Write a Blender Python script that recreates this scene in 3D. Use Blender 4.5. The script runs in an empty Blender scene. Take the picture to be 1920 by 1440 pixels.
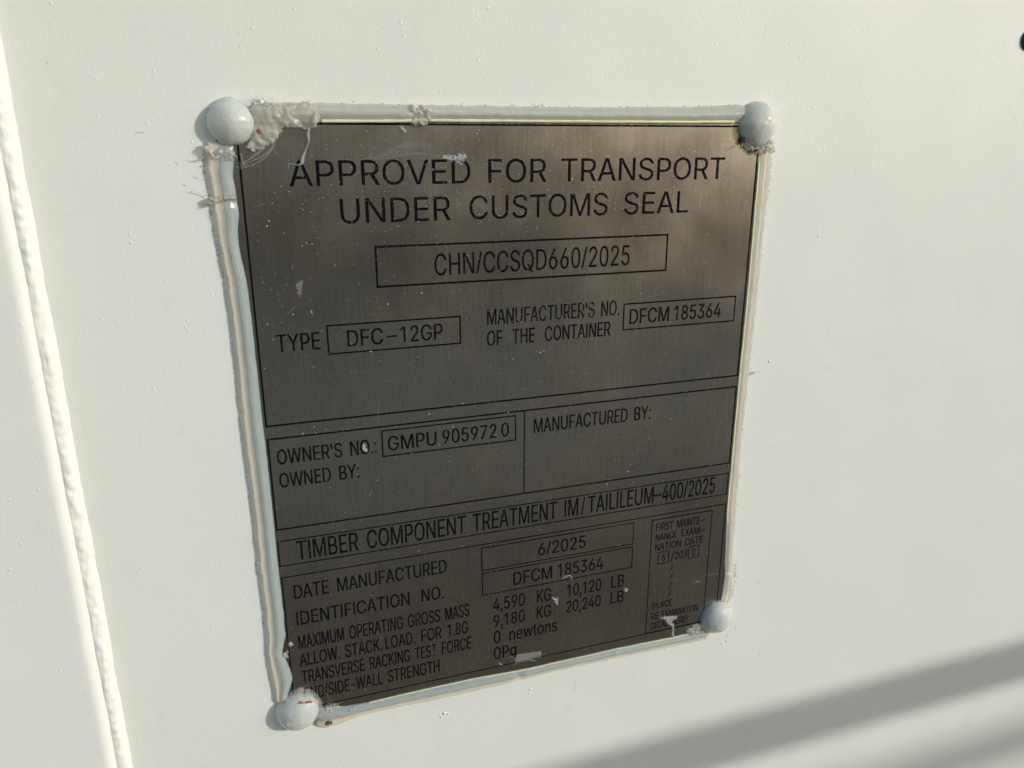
import bpy, bmesh, math, random
from mathutils import Vector, Matrix, noise
from mathutils.geometry import tessellate_polygon, delaunay_2d_cdt

random.seed(7)
S = bpy.context.scene
COL = S.collection

# ------------------------------------------------------------------ camera, sky, sun, exposure
cam_d = bpy.data.cameras.new('camera')
cam = bpy.data.objects.new('camera', cam_d)
COL.objects.link(cam)
cam_d.sensor_width = 36.0
cam_d.lens = 1454.889 / 1920 * 36
cam_d.clip_start = 0.01
cam_d.clip_end = 2000
_right = Vector((0.946533, -0.322608, 0.0)).normalized()
_fwd = Vector((0.307751, 0.903255, -0.299031)).normalized()
_up = _right.cross(_fwd).normalized()
_m = Matrix((( _right.x, _up.x, -_fwd.x, -0.00077),
             ( _right.y, _up.y, -_fwd.y, -0.279465),
             ( _right.z, _up.z, -_fwd.z, -0.00549),
             (0, 0, 0, 1)))
cam.matrix_world = _m
cam_d.dof.use_dof = True
cam_d.dof.focus_distance = 0.305
cam_d.dof.aperture_fstop = 22
S.camera = cam

SUN_TILT = math.radians(52)     # angle between the sun and the wall's normal
SUN_TURN = math.radians(21)     # how far above the horizontal it comes in, seen on the wall
sun_dir = Vector((math.sin(SUN_TILT) * math.cos(SUN_TURN), -math.cos(SUN_TILT), math.sin(SUN_TILT) * math.sin(SUN_TURN)))
w = bpy.data.worlds.new('World')
S.world = w
w.use_nodes = True
wn = w.node_tree.nodes
sky = wn.new('ShaderNodeTexSky')
sky.sky_type = 'NISHITA'
sky.sun_disc = False
sky.sun_elevation = math.asin(sun_dir.z)
sky.sun_rotation = math.atan2(sun_dir.x, sun_dir.y)
sky.air_density = 1.0
sky.dust_density = 1.5
w.node_tree.links.new(sky.outputs[0], wn['Background'].inputs[0])
wn['Background'].inputs[1].default_value = 0.15

sun_d = bpy.data.lights.new('sun', 'SUN')
sun_d.energy = 2.0
sun_d.angle = math.radians(0.5)
sun_d.color = (1.0, 0.98, 0.93)
sun = bpy.data.objects.new('sun', sun_d)
COL.objects.link(sun)
sun.rotation_euler = sun_dir.to_track_quat('Z', 'Y').to_euler()

S.view_settings.view_transform = 'Standard'
S.view_settings.look = 'None'
S.view_settings.gamma = 1.0
S.view_settings.use_curve_mapping = False
S.view_settings.exposure = 0.22
S.cycles.max_bounces = 10
S.cycles.transparent_max_bounces = 16
S.cycles.caustics_reflective = False
S.cycles.caustics_refractive = False

# ------------------------------------------------------------------ helpers
MM = 0.001
WALL = -1.2        # the wall's face, in mm behind the front of the plate


def V(x, d, out=0.0):
    """millimetres on the plate: x to the right, d downwards, out towards the viewer"""
    return Vector((x * MM, -out * MM, -d * MM))


def mesh_obj(name, bm, mat, parent=None, smooth=False, normals=True):
    if normals:
        bmesh.ops.recalc_face_normals(bm, faces=bm.faces[:])
    me = bpy.data.meshes.new(name)
    bm.to_mesh(me)
    bm.free()
    me.materials.append(mat)
    if smooth:
        for p in me.polygons:
            p.use_smooth = True
    o = bpy.data.objects.new(name, me)
    COL.objects.link(o)
    if parent:
        o.parent = parent
    return o


def thing(name, label, cat, group=None):
    o = bpy.data.objects.new(name, None)
    o.empty_display_size = 0.01
    COL.objects.link(o)
    return tag(o, label, cat, group)


def tag(o, label, cat=None, group=None):
    o['label'] = label
    if cat:
        o['category'] = cat
    if group:
        o['group'] = group
    return o


def nz(x, y, z=0.0, s=1.0):
    return noise.noise(Vector((x * s, y * s, z)))


def grid_faces(bm, rows, close_u=False):
    for a, b in zip(rows, rows[1:]):
        n = len(a)
        for j in range(n if close_u else n - 1):
            k = (j + 1) % n
            bm.faces.new((a[j], a[k], b[k], b[j]))


def lerp_path(pts, axis, t):
    """other coordinate of a polyline at value t of its main axis"""
    o = 1 - axis
    if t <= pts[0][axis]:
        return pts[0][o]
    for a, b in zip(pts, pts[1:]):
        if a[axis] <= t <= b[axis]:
            f = (t - a[axis]) / max(1e-9, b[axis] - a[axis])
            return a[o] + (b[o] - a[o]) * f
    return pts[-1][o]


def catmull(pts, n=8):
    out = []
    P = [pts[0]] + list(pts) + [pts[-1]]
    for i in range(1, len(P) - 2):
        p0, p1, p2, p3 = (Vector(p) for p in P[i - 1:i + 3])
        for k in range(n):
            t = k / n
            out.append(0.5 * ((2 * p1) + (p2 - p0) * t + (2 * p0 - 5 * p1 + 4 * p2 - p3) * t * t + (3 * p1 - p0 - 3 * p2 + p3) * t ** 3))
    out.append(Vector(P[-2]))
    return out


def tube(bm, pts, rads, sides=6, n=7, flat=1.0):
    """pts are (x, d, out) in mm; rads follow the points"""
    path = catmull(pts, n)
    m = len(path)
    rows = []
    for i, p in enumerate(path):
        t = path[min(i + 1, m - 1)] - path[max(i - 1, 0)]
        t.normalize()
        a = Vector((-t.y, t.x, 0))
        if a.length < 1e-4:
            a = Vector((1, 0, 0))
        a.normalize()
        b = t.cross(a)
        f = i / (m - 1) * (len(rads) - 1)
        k = min(int(f), len(rads) - 2)
        r = rads[k] + (rads[k + 1] - rads[k]) * (f - k)
        rows.append([bm.verts.new(V(*(p + a * (r * math.cos(q)) + b * (r * flat * math.sin(q)))))
                     for q in (2 * math.pi * j / sides for j in range(sides))])
    grid_faces(bm, rows, True)
    bm.faces.new(rows[0])
    bm.faces.new(rows[-1])


def inside(poly, x, y):
    c = False
    n = len(poly)
    for i in range(n):
        x1, y1 = poly[i]
        x2, y2 = poly[i - 1]
        if (y1 > y) != (y2 > y) and x < (x2 - x1) * (y - y1) / (y2 - y1) + x1:
            c = not c
    return c


def edge_dist(poly, x, y):
    best = 1e9
    n = len(poly)
    for i in range(n):
        x1, y1 = poly[i - 1]
        x2, y2 = poly[i]
        dx, dy = x2 - x1, y2 - y1
        t = max(0, min(1, ((x - x1) * dx + (y - y1) * dy) / (dx * dx + dy * dy + 1e-12)))
        best = min(best, math.hypot(x - x1 - t * dx, y - y1 - t * dy))
    return best


def lumpy(bm, poly, h, rough=0.5, step=0.35, base=0.02, round_=1.5, ns=0.9, seed=0.0, ragged=0.5, streak=None):
    """a lump or torn film of sealant: a closed height field over an outline"""
    xs = [p[0] for p in poly]
    ys = [p[1] for p in poly]
    x0, x1, y0, y1 = min(xs) - 1, max(xs) + 1, min(ys) - 1, max(ys) + 1
    nx, ny = int((x1 - x0) / step) + 1, int((y1 - y0) / step) + 1
    H = {}
    for i in range(nx + 1):
        for j in range(ny + 1):
            x, y = x0 + i * step, y0 + j * step
            jx = x + nz(x, y, seed + 3, 1.3) * ragged
            jy = y + nz(x, y, seed + 9, 1.3) * ragged
            d = edge_dist(poly, jx, jy) * (1 if inside(poly, jx, jy) else -1)
            if d < 0:
                continue
            e = min(1, d / round_)
            prof = math.sqrt(max(0, 1 - (1 - e) ** 2))
            n_ = nz(x, y, seed, ns) + 0.5 * nz(x, y, seed + 5, ns * 2.3)
            if streak:
                n_ = nz(x * streak[0], y * streak[1], seed, 1) + 0.4 * n_
            H[i, j] = max(0.03, h * prof * (1 + rough * n_))
    top, bot = {}, {}
    for (i, j), hh in H.items():
        x, y = x0 + i * step, y0 + j * step
        top[i, j] = bm.verts.new(V(x, y, base + hh))
        bot[i, j] = bm.verts.new(V(x, y, base))
    cells = [(i, j) for (i, j) in H if (i + 1, j) in H and (i, j + 1) in H and (i + 1, j + 1) in H]
    cs = set(cells)
    for i, j in cells:
        q = ((i, j), (i + 1, j), (i + 1, j + 1), (i, j + 1))
        bm.faces.new([top[k] for k in q])
        bm.faces.new([bot[k] for k in reversed(q)])
        for (a, b), nb in (((q[0], q[1]), (i, j - 1)), ((q[1], q[2]), (i + 1, j)), ((q[2], q[3]), (i, j + 1)), ((q[3], q[0]), (i - 1, j))):
            if nb not in cs:
                bm.faces.new((top[a], bot[a], bot[b], top[b]))
    for v in [v for v in bm.verts if not v.link_faces]:
        bm.verts.remove(v)


# ------------------------------------------------------------------ materials
def mat(name):
    m = bpy.data.materials.new(name)
    m.use_nodes = True
    nt = m.node_tree
    return m, nt, nt.nodes['Principled BSDF'], nt.nodes['Material Output']


def node(nt, kind, **kw):
    n = nt.nodes.new(kind)
    for k, v in kw.items():
        if k in n.inputs:
            n.inputs[k].default_value = v
        else:
            setattr(n, k, v)
    return n


def coords(nt, scale=(1, 1, 1)):
    t = node(nt, 'ShaderNodeTexCoord')
    mp = node(nt, 'ShaderNodeMapping')
    mp.inputs['Scale'].default_value = scale
    nt.links.new(t.outputs['Object'], mp.inputs[0])
    return mp.outputs[0]


def ramp(nt, src, stops):
    r = node(nt, 'ShaderNodeValToRGB')
    e = r.color_ramp.elements
    e[0].position, e[0].color = stops[0][0], (*[stops[0][1]] * 3, 1)
    e[1].position, e[1].color = stops[1][0], (*[stops[1][1]] * 3, 1)
    nt.links.new(src, r.inputs[0])
    return r.outputs[0]


def white_paint(name, nib=0.5):
    m, nt, b, out = mat(name)
    L = nt.links.new
    c1 = coords(nt)
    big = node(nt, 'ShaderNodeTexNoise', Scale=9.0, Detail=3.0)
    L(c1, big.inputs['Vector'])
    cr = node(nt, 'ShaderNodeMixRGB')
    cr.inputs[1].default_value = (0.725, 0.74, 0.685, 1)
    cr.inputs[2].default_value = (0.755, 0.77, 0.71, 1)
    L(big.outputs[0], cr.inputs[0])
    # faint smudges of grime
    sm = node(nt, 'ShaderNodeTexNoise', Scale=55.0, Detail=5.0, Roughness=0.7)
    L(c1, sm.inputs['Vector'])
    gr = node(nt, 'ShaderNodeMixRGB', blend_type='MULTIPLY')
    gr.inputs[2].default_value = (0.86, 0.85, 0.81, 1)
    L(ramp(nt, sm.outputs[0], ((0.58, 0), (0.78, 0.35))), gr.inputs[0])
    L(cr.outputs[0], gr.inputs[1])
    L(gr.outputs[0], b.inputs['Base Color'])
    b.inputs['Roughness'].default_value = 0.55
    b.inputs['IOR'].default_value = 1.45
    b.inputs['Specular IOR Level'].default_value = 0.3
    # orange peel, sprayed grit and dust nibs
    peel = node(nt, 'ShaderNodeTexNoise', Scale=1100.0, Detail=3.0, Roughness=0.6)
    L(c1, peel.inputs['Vector'])
    grit = node(nt, 'ShaderNodeTexNoise', Scale=2600.0, Detail=2.0)
    L(c1, grit.inputs['Vector'])
    vor = node(nt, 'ShaderNodeTexVoronoi', Scale=230.0)
    L(c1, vor.inputs['Vector'])
    sep = node(nt, 'ShaderNodeSeparateColor')
    L(vor.outputs['Color'], sep.inputs[0])
    gate = node(nt, 'ShaderNodeMath', operation='GREATER_THAN')
    gate.inputs[1].default_value = 0.72
    L(sep.outputs[0], gate.inputs[0])
    dot = ramp(nt, vor.outputs['Distance'], ((0.03, 1), (0.13, 0)))
    nibm = node(nt, 'ShaderNodeMath', operation='MULTIPLY')
    L(dot, nibm.inputs[0])
    L(gate.outputs[0], nibm.inputs[1])
    wav = node(nt, 'ShaderNodeTexNoise', Scale=14.0, Detail=1.0)
    L(c1, wav.inputs['Vector'])
    b1 = node(nt, 'ShaderNodeBump', Strength=0.45, Distance=0.00015)
    L(peel.outputs[0], b1.inputs['Height'])
    b2 = node(nt, 'ShaderNodeBump', Strength=0.35, Distance=0.00008)
    L(grit.outputs[0], b2.inputs['Height'])
    L(b1.outputs[0], b2.inputs['Normal'])
    b3 = node(nt, 'ShaderNodeBump', Strength=nib, Distance=0.00022)
    L(nibm.outputs[0], b3.inputs['Height'])
    L(b2.outputs[0], b3.inputs['Normal'])
    b4 = node(nt, 'ShaderNodeBump', Strength=0.6, Distance=0.0022)
    L(wav.outputs[0], b4.inputs['Height'])
    L(b3.outputs[0], b4.inputs['Normal'])
    L(b4.outputs[0], b.inputs['Normal'])
    return m


PAINT = white_paint('white_paint', 0.55)
PAINT_WELD = white_paint('white_paint_on_weld', 0.35)


def brushed_metal():
    m, nt, b, out = mat('brushed_stainless')
    L = nt.links.new
    st = node(nt, 'ShaderNodeTexNoise', Scale=1.0, Detail=4.0, Roughness=0.65)
    L(coords(nt, (3800, 3800, 55)), st.inputs['Vector'])
    st2 = node(nt, 'ShaderNodeTexNoise', Scale=1.0, Detail=3.0, Roughness=0.6)
    L(coords(nt, (900, 900, 9)), st2.inputs['Vector'])
    bl = node(nt, 'ShaderNodeTexNoise', Scale=26.0, Detail=4.0, Roughness=0.6)
    L(coords(nt), bl.inputs['Vector'])
    add = node(nt, 'ShaderNodeMath', operation='ADD')
    fine = node(nt, 'ShaderNodeTexNoise', Scale=1.0, Detail=3.0, Roughness=0.75)
    L(coords(nt, (2600, 2600, 1100)), fine.inputs['Vector'])
    w1 = node(nt, 'ShaderNodeMath', operation='MULTIPLY_ADD')
    w1.inputs[1].default_value = 0.15
    L(st2.outputs[0], w1.inputs[0])
    L(st.outputs[0], w1.inputs[2])
    w2 = node(nt, 'ShaderNodeMath', operation='MULTIPLY')
    w2.inputs[1].default_value = 0.75
    L(fine.outputs[0], w2.inputs[0])
    L(w1.outputs[0], add.inputs[0])
    L(w2.outputs[0], add.inputs[1])
    scl = node(nt, 'ShaderNodeMath', operation='MULTIPLY')
    scl.inputs[1].default_value = 0.53
    L(add.outputs[0], scl.inputs[0])
    col = node(nt, 'ShaderNodeMixRGB')
    col.inputs[1].default_value = (0.305, 0.267, 0.203, 1)
    col.inputs[2].default_value = (0.51, 0.452, 0.357, 1)
    L(ramp(nt, scl.outputs[0], ((0.38, 0), (0.62, 1))), col.inputs[0])
    L(col.outputs[0], b.inputs['Base Color'])
    b.inputs['Metallic'].default_value = 1.0
    rr = node(nt, 'ShaderNodeMapRange')
    rr.inputs['From Min'].default_value = 0.3
    rr.inputs['From Max'].default_value = 0.7
    rr.inputs['To Min'].default_value = 0.22
    rr.inputs['To Max'].default_value = 0.30
    L(bl.outputs[0], rr.inputs['Value'])
    L(rr.outputs[0], b.inputs['Roughness'])
    bp = node(nt, 'ShaderNodeBump', Strength=0.12, Distance=0.00004)
    L(add.outputs[0], bp.inputs['Height'])
    bk = node(nt, 'ShaderNodeTexNoise', Scale=13.0, Detail=2.0)          # the sheet is not quite flat
    L(coords(nt), bk.inputs['Vector'])
    bq = node(nt, 'ShaderNodeBump', Strength=0.8, Distance=0.0011)
    L(bk.outputs[0], bq.inputs['Height'])
    L(bp.outputs[0], bq.inputs['Normal'])
    L(bq.outputs[0], b.inputs['Normal'])
    # a thin veil of dry dust and sealant haze lying on the metal
    dust = node(nt, 'ShaderNodeBsdfDiffuse')
    dust.inputs[0].default_value = (0.62, 0.58, 0.51, 1)
    d1 = node(nt, 'ShaderNodeTexNoise', Scale=1500.0, Detail=2.0, Roughness=0.7)
    L(coords(nt), d1.inputs['Vector'])
    d2 = node(nt, 'ShaderNodeTexNoise', Scale=32.0, Detail=6.0, Roughness=0.72)
    L(coords(nt), d2.inputs['Vector'])
    f1 = ramp(nt, d1.outputs[0], ((0.60, 0), (0.78, 1)))
    f2 = ramp(nt, d2.outputs[0], ((0.45, 0.15), (0.75, 1.0)))
    mu = node(nt, 'ShaderNodeMath', operation='MULTIPLY')
    L(f1, mu.inputs[0])
    L(f2, mu.inputs[1])
    mu2 = node(nt, 'ShaderNodeMath', operation='MULTIPLY_ADD')
    mu2.inputs[1].default_value = 0.40
    mu2.inputs[2].default_value = 0.02
    L(mu.outputs[0], mu2.inputs[0])
    mix = node(nt, 'ShaderNodeMixShader')
    L(mu2.outputs[0], mix.inputs[0])
    L(b.outputs[0], mix.inputs[1])
    L(dust.outputs[0], mix.inputs[2])
    L(mix.outputs[0], out.inputs[0])
    return m


METAL = brushed_metal()


def ink():
    m, nt, b, out = mat('black_etched_ink')
    L = nt.links.new
    b.inputs['Base Color'].default_value = (0.0050, 0.0054, 0.0075, 1)
    b.inputs['Roughness'].default_value = 0.45
    b.inputs['Specular IOR Level'].default_value = 0.02
    n1 = node(nt, 'ShaderNodeTexNoise', Scale=2400.0, Detail=2.0)
    L(coords(nt), n1.inputs['Vector'])
    bp = node(nt, 'ShaderNodeBump', Strength=0.5, Distance=0.0001)
    L(n1.outputs[0], bp.inputs['Height'])
    L(bp.outputs[0], b.inputs['Normal'])
    # pinholes in the ink through which bare bright metal shows
    n2 = node(nt, 'ShaderNodeTexNoise', Scale=3000.0, Detail=1.0)
    L(coords(nt), n2.inputs['Vector'])
    gl = node(nt, 'ShaderNodeBsdfDiffuse')
    gl.inputs[0].default_value = (0.5, 0.48, 0.44, 1)
    mix = node(nt, 'ShaderNodeMixShader')
    L(ramp(nt, n2.outputs[0], ((0.71, 0), (0.77, 0.6))), mix.inputs[0])
    L(b.outputs[0], mix.inputs[1])
    L(gl.outputs[0], mix.inputs[2])
    L(mix.outputs[0], out.inputs[0])
    return m


INK = ink()


def silicone(name, col, tint, clear, rough=0.2, rad=0.0035, bump=0.25, bscale=420.0, bdist=0.0003, coat=0.5):
    m, nt, b, out = mat(name)
    L = nt.links.new
    b.inputs['Base Color'].default_value = (*col, 1)
    b.inputs['Subsurface Weight'].default_value = 1.0
    b.inputs['Subsurface Radius'].default_value = (1.0, 0.75, 0.5)
    b.inputs['Subsurface Scale'].default_value = rad
    b.inputs['Roughness'].default_value = rough
    b.inputs['IOR'].default_value = 1.41
    b.inputs['Coat Weight'].default_value = coat
    b.inputs['Coat Roughness'].default_value = 0.03
    b.inputs['Coat IOR'].default_value = 1.4
    n1 = node(nt, 'ShaderNodeTexNoise', Scale=bscale, Detail=3.0)
    L(coords(nt), n1.inputs['Vector'])
    bp = node(nt, 'ShaderNodeBump', Strength=bump, Distance=bdist)
    L(n1.outputs[0], bp.inputs['Height'])
    L(bp.outputs[0], b.inputs['Normal'])
    L(bp.outputs[0], b.inputs['Coat Normal'])
    tr = node(nt, 'ShaderNodeBsdfTransparent')
    tr.inputs[0].default_value = (*tint, 1)
    mix = node(nt, 'ShaderNodeMixShader')
    mix.inputs[0].default_value = clear
    L(b.outputs[0], mix.inputs[1])
    L(tr.outputs[0], mix.inputs[2])
    L(mix.outputs[0], out.inputs[0])
    return m


SIL = silicone('milky_silicone', (0.43, 0.475, 0.455), (1.0, 0.95, 0.86), 0.16, rough=0.24, rad=0.004)
FLANGE_SUN = silicone('clear_silicone_painted_sun', (0.83, 0.785, 0.665), (1.0, 0.97, 0.89), 0.34, rough=0.35, rad=0.0010, coat=0.1)  # beige puts sunlight passing through the bead into the colour
CREAM_SUN = silicone('cream_silicone_painted_sun', (0.86, 0.775, 0.62), (1.0, 0.95, 0.84), 0.06, rough=0.5, rad=0.0012, coat=0.05)  # transmitted sunlight painted as a warm base colour
GREY = silicone('grey_silicone', (0.57, 0.58, 0.52), (1.0, 0.96, 0.88), 0.28, rough=0.3, rad=0.0015, coat=0.3)
CONTACT, _nt, _b, _o = mat('silicone_wetting_the_wall')         # no air gap, so no surface to see there
_nt.links.new(node(_nt, 'ShaderNodeBsdfTransparent').outputs[0], _o.inputs[0])
BLOB = silicone('milky_silicone_blob', (0.69, 0.735, 0.69), (1.0, 0.95, 0.84), 0.30, rough=0.07, rad=0.008, bump=0.5, bscale=520.0, bdist=0.0004)
SCRAP = silicone('torn_silicone', (0.66, 0.655, 0.60), (1.0, 0.97, 0.91), 0.55, rough=0.05, rad=0.003, bump=0.5, bscale=330.0)
FILM = silicone('clear_silicone_film', (0.72, 0.72, 0.70), (0.98, 0.96, 0.92), 0.82, rough=0.10, rad=0.002, bump=0.8, bscale=600.0)
STREAK = silicone('dragged_silicone', (0.88, 0.83, 0.75), (0.98, 0.96, 0.92), 0.55, rough=0.08, rad=0.002, bump=0.8, bscale=900.0)
LIP_CAUSTIC = silicone('silicone_painted_caustic', (0.97, 0.86, 0.56), (1.0, 0.86, 0.60), 0.08, rough=0.25, rad=0.0010, coat=0.2)  # sun focused at the bead's edge, painted as amber colour


def plain(name, col, rough=0.6, bump=0.0, bscale=900.0):
    m, nt, b, out = mat(name)
    n1 = node(nt, 'ShaderNodeTexNoise', Scale=bscale, Detail=3.0)
    nt.links.new(coords(nt), n1.inputs['Vector'])
    mx = node(nt, 'ShaderNodeMixRGB')
    mx.inputs[1].default_value = (*[c * 0.75 for c in col], 1)
    mx.inputs[2].default_value = (*[min(1, c * 1.2) for c in col], 1)
    nt.links.new(n1.outputs[0], mx.inputs[0])
    nt.links.new(mx.outputs[0], b.inputs['Base Color'])
    b.inputs['Roughness'].default_value = rough
    if bump:
        bp = node(nt, 'ShaderNodeBump', Strength=bump, Distance=0.0003)
        nt.links.new(n1.outputs[0], bp.inputs['Height'])
        nt.links.new(bp.outputs[0], b.inputs['Normal'])
    return m


RUST = plain('orange_rust', (0.30, 0.105, 0.03), 0.7, 0.5)
GRIME = plain('brown_grime', (0.12, 0.085, 0.05), 0.7, 0.6)
DUST = plain('pale_dust', (0.66, 0.62, 0.55), 0.8)
RUBBER = plain('black_rubber', (0.02, 0.02, 0.024), 0.5, 0.2)
STEEL = plain('grey_painted_steel', (0.32, 0.33, 0.33), 0.5)
ADDED_FENCE_WOOD = plain('added_fence_wood', (0.085, 0.07, 0.055), 0.8, 0.4, 30.0)
DARK_STRIP = plain('dark_ground_strip', (0.125, 0.108, 0.085), 0.9, 0.5, 60.0)  # dark tone stands in for shaded near ground mirrored in the plate
GROUND = plain('gravel', (0.50, 0.46, 0.385), 0.9, 0.6, 14.0)

# ------------------------------------------------------------------ the yard and the container wall
bm = bmesh.new()
g = 300
bm.faces.new([bm.verts.new(p) for p in ((-g, -g, -1.45), (g, -g, -1.45), (g, g, -1.45), (-g, g, -1.45))])
o = mesh_obj('ground', bm, GROUND)
o['kind'] = 'structure'

bm = bmesh.new()
bm.faces.new([bm.verts.new(p) for p in ((-30, -2.5, -1.446), (30, -2.5, -1.446), (30, 0.05, -1.446), (-30, 0.05, -1.446))])
o = mesh_obj('added_dark_strip', bm, DARK_STRIP)  # unseen strip added to darken the plate's lower reflection
o['kind'] = 'structure'

fence = thing('added_fence', 'tall brown board fence added out of view to darken the reflected horizon', 'fence')  # unseen, added to keep the bright horizon out of the plate's reflection
bm = bmesh.new()
rb = random.Random(2)
x = -16.0
while x < 16:
    bmesh.ops.create_cube(bm, size=1, matrix=Matrix.Translation((x, -7.0 + rb.uniform(-.006, .006), 1.22 - 1.45 + rb.uniform(-.02, .02))) @ Matrix.Diagonal((0.145, 0.022, 2.45, 1)))
    x += 0.155
mesh_obj('added_fence_boards', bm, ADDED_FENCE_WOOD, fence)
for zz in (0.4, 1.1, 1.9):
    bm = bmesh.new()
    bmesh.ops.create_cube(bm, size=1, matrix=Matrix.Translation((0, -7.05, zz - 1.45)) @ Matrix.Diagonal((32, 0.05, 0.1, 1)))
    mesh_obj('rail', bm, ADDED_FENCE_WOOD, fence)
for k in range(14):
    bm = bmesh.new()
    bmesh.ops.create_cube(bm, size=1, matrix=Matrix.Translation((-15.9 + k * 2.4, -7.13, 1.1 - 1.45)) @ Matrix.Diagonal((0.1, 0.1, 2.2, 1)))
    mesh_obj('post', bm, ADDED_FENCE_WOOD, fence)

wall = thing('container_wall', 'white painted steel container wall with a vertical weld seam left of the plate', 'wall')
bm = bmesh.new()
x0, x1, d0, d1 = -69.0, 1400.0, -1000.0, 1250.0
fr = [[bm.verts.new(V(x, d, o_)) for (x, d) in ((x0, d0), (x1, d0), (x1, d1), (x0, d1))] for o_ in (WALL, WALL - 3)]
bm.faces.new(fr[0])
bm.faces.new(fr[1][::-1])
for i in range(4):
    j = (i + 1) % 4
    bm.faces.new((fr[0][i], fr[1][i], fr[1][j], fr[0][j]))
mesh_obj('wall_panel', bm, PAINT, wall)

# the folded post beside it: side, rounded edge, front face
bm = bmesh.new()
PO = 3.6          # how far the post's face stands out
R_ = 4.3
prof = [(-66.6, WALL - 3), (-66.6, PO - R_)]
for k in range(1, 9):
    a = math.pi / 2 * k / 8
    prof.append((-66.6 - R_ * (1 - math.cos(a)), PO - R_ + R_ * math.sin(a)))
prof += [(-72.5, PO), (-75, PO), (-90, PO), (-900, PO), (-900, WALL - 3)]
rows = []
zs = [d0] + [d0 + 10 * i for i in range(1, 225)] + [d1]
for d in zs:
    row = []
    for (x, o_) in prof:
        e = 0.25 * nz(d, 0, 4.2, 0.03) + 0.12 * nz(d, 1, 1.2, 0.11)
        row.append(bm.verts.new(V(x + (e if x > -80 else 0), d, o_)))
    rows.append(row)
grid_faces(bm, rows, True)
bm.faces.new(rows[0])
bm.faces.new(rows[-1])
post = mesh_obj('corner_post', bm, PAINT, wall, smooth=True)
for p in post.data.polygons:                    # the flat faces stay flat, only the folded edge is round
    xs_ = [post.data.vertices[i].co.x for i in p.vertices]
    p.use_smooth = min(xs_) > -0.0745

# weld bead in the corner between the two
bm = bmesh.new()
rows = []
n = 2250
M_ = 16
for i in range(n + 1):
    d = d0 + (d1 - d0) * i / n
    ph = d / 4.6 + 0.9 * nz(d, 3, 0.7, 0.05)
    amp = 0.35 + 0.9 * abs(nz(d, 8, 2.2, 0.06))
    ex = 0.45 * nz(d, 5, 0.3, 0.12) + 0.25 * nz(d, 5, 1.3, 0.35)
    ax = -62.3 + 0.35 * nz(d, 6, 0.1, 0.08) + 0.22 * nz(d, 6, 3.1, 0.3)
    bx = -67.3 + ex
    row = []
    for j in range(M_ + 1):
        t = j / M_
        x = ax + (bx - ax) * t
        line = WALL - 0.15 + (1.7 - WALL) * t
        pj = ph + 0.4 * (t - 0.5) ** 2 * 4
        rip = amp * (1 - 0.95 * math.exp(-((pj - round(pj)) / 0.16) ** 2))
        bul = math.sin(math.pi * t ** 0.85) ** 1.15
        out = line + bul * (0.9 + 0.8 * rip * (0.4 + t) + 0.55 * nz(d, t * 7, 5.5, 0.19) + 0.3 * nz(d, t * 9, 8.5, 0.5)) - (0.3 + 0.3 * nz(d, 2, 6.6, 0.13)) * max(0, (t - 0.84) / 0.16) ** 2
        row.append(bm.verts.new(V(x, d, out)))
    row.append(bm.verts.new(V(bx, d, WALL - 2)))
    row.append(bm.verts.new(V(ax, d, WALL - 2)))
    rows.append(row)
grid_faces(bm, rows, True)
bm.faces.new(rows[0])
bm.faces.new(rows[-1])
mesh_obj('weld_bead', bm, PAINT_WELD, wall, smooth=True)

# nibs and paint crumbs caught in the paint under and beside the plate
bm = bmesh.new()
for x, d, r in ((63, 249, .9), (64.6, 249.6, .6), (61.5, 250.4, .7), (104, 247, .8), (103.4, 248.6, .6), (206, 246, .5), (208.5, 245, .6),
                (217, 100, .7), (221, 101, .4), (-36, 37, .45), (-23, 66, .4), (214, 182, .5), (230, 258, .5), (236, 45, .5), (340, 240, .5)):
    k = bmesh.ops.create_icosphere(bm, subdivisions=2, radius=r * MM)['verts']
    for v in k:
        f = 1 + 0.35 * noise.noise(v.co / (0.5 * MM) + Vector((x, d, 0)))
        v.co = Vector((v.co.x * f, v.co.y * 0.45, v.co.z * f * random.uniform(0.7, 1.2))) + V(x, d, WALL)
mesh_obj('paint_crumbs', bm, PAINT_WELD, wall, smooth=True)

# small dark scuffs in the paint around the plate
SCUFF = plain('grey_scuff', (0.36, 0.35, 0.32), 0.7)
for pts in (((-19.8, 11.9), (-19.2, 12.4), (-18.5, 13.2)), ((-15.0, 16.6), (-14.0, 17.0), (-13.0, 17.3)), ((-18.4, 19.0), (-17.6, 19.3), (-17.0, 19.2)),
            ((207.5, 243.5), (208.6, 242.4), (209.3, 240.6)), ((213.0, 236.5), (213.6, 238.6), (213.2, 240.5)), ((224.5, 214.0), (224.0, 214.8), (223.2, 215.4)),
            ((126.5, 247.0), (126.2, 250.0), (126.0, 253.5)), ((224.0, 33.0), (224.4, 33.5)), ((-52.0, -17.0), (-51.0, -16.6)), ((-30.5, 3.2), (-28.6, 3.0), (-27.4, 3.4))):
    bm = bmesh.new()
    p3 = [(x, d, WALL) for x, d in pts]
    tube(bm, p3 if len(p3) > 2 else [p3[0], ((p3[0][0] + p3[1][0]) / 2, (p3[0][1] + p3[1][1]) / 2, WALL), p3[1]], [0.04, 0.14, 0.03], sides=6, n=4, flat=0.35)
    mesh_obj('scuff_mark', bm, SCUFF, wall, smooth=True)

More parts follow.
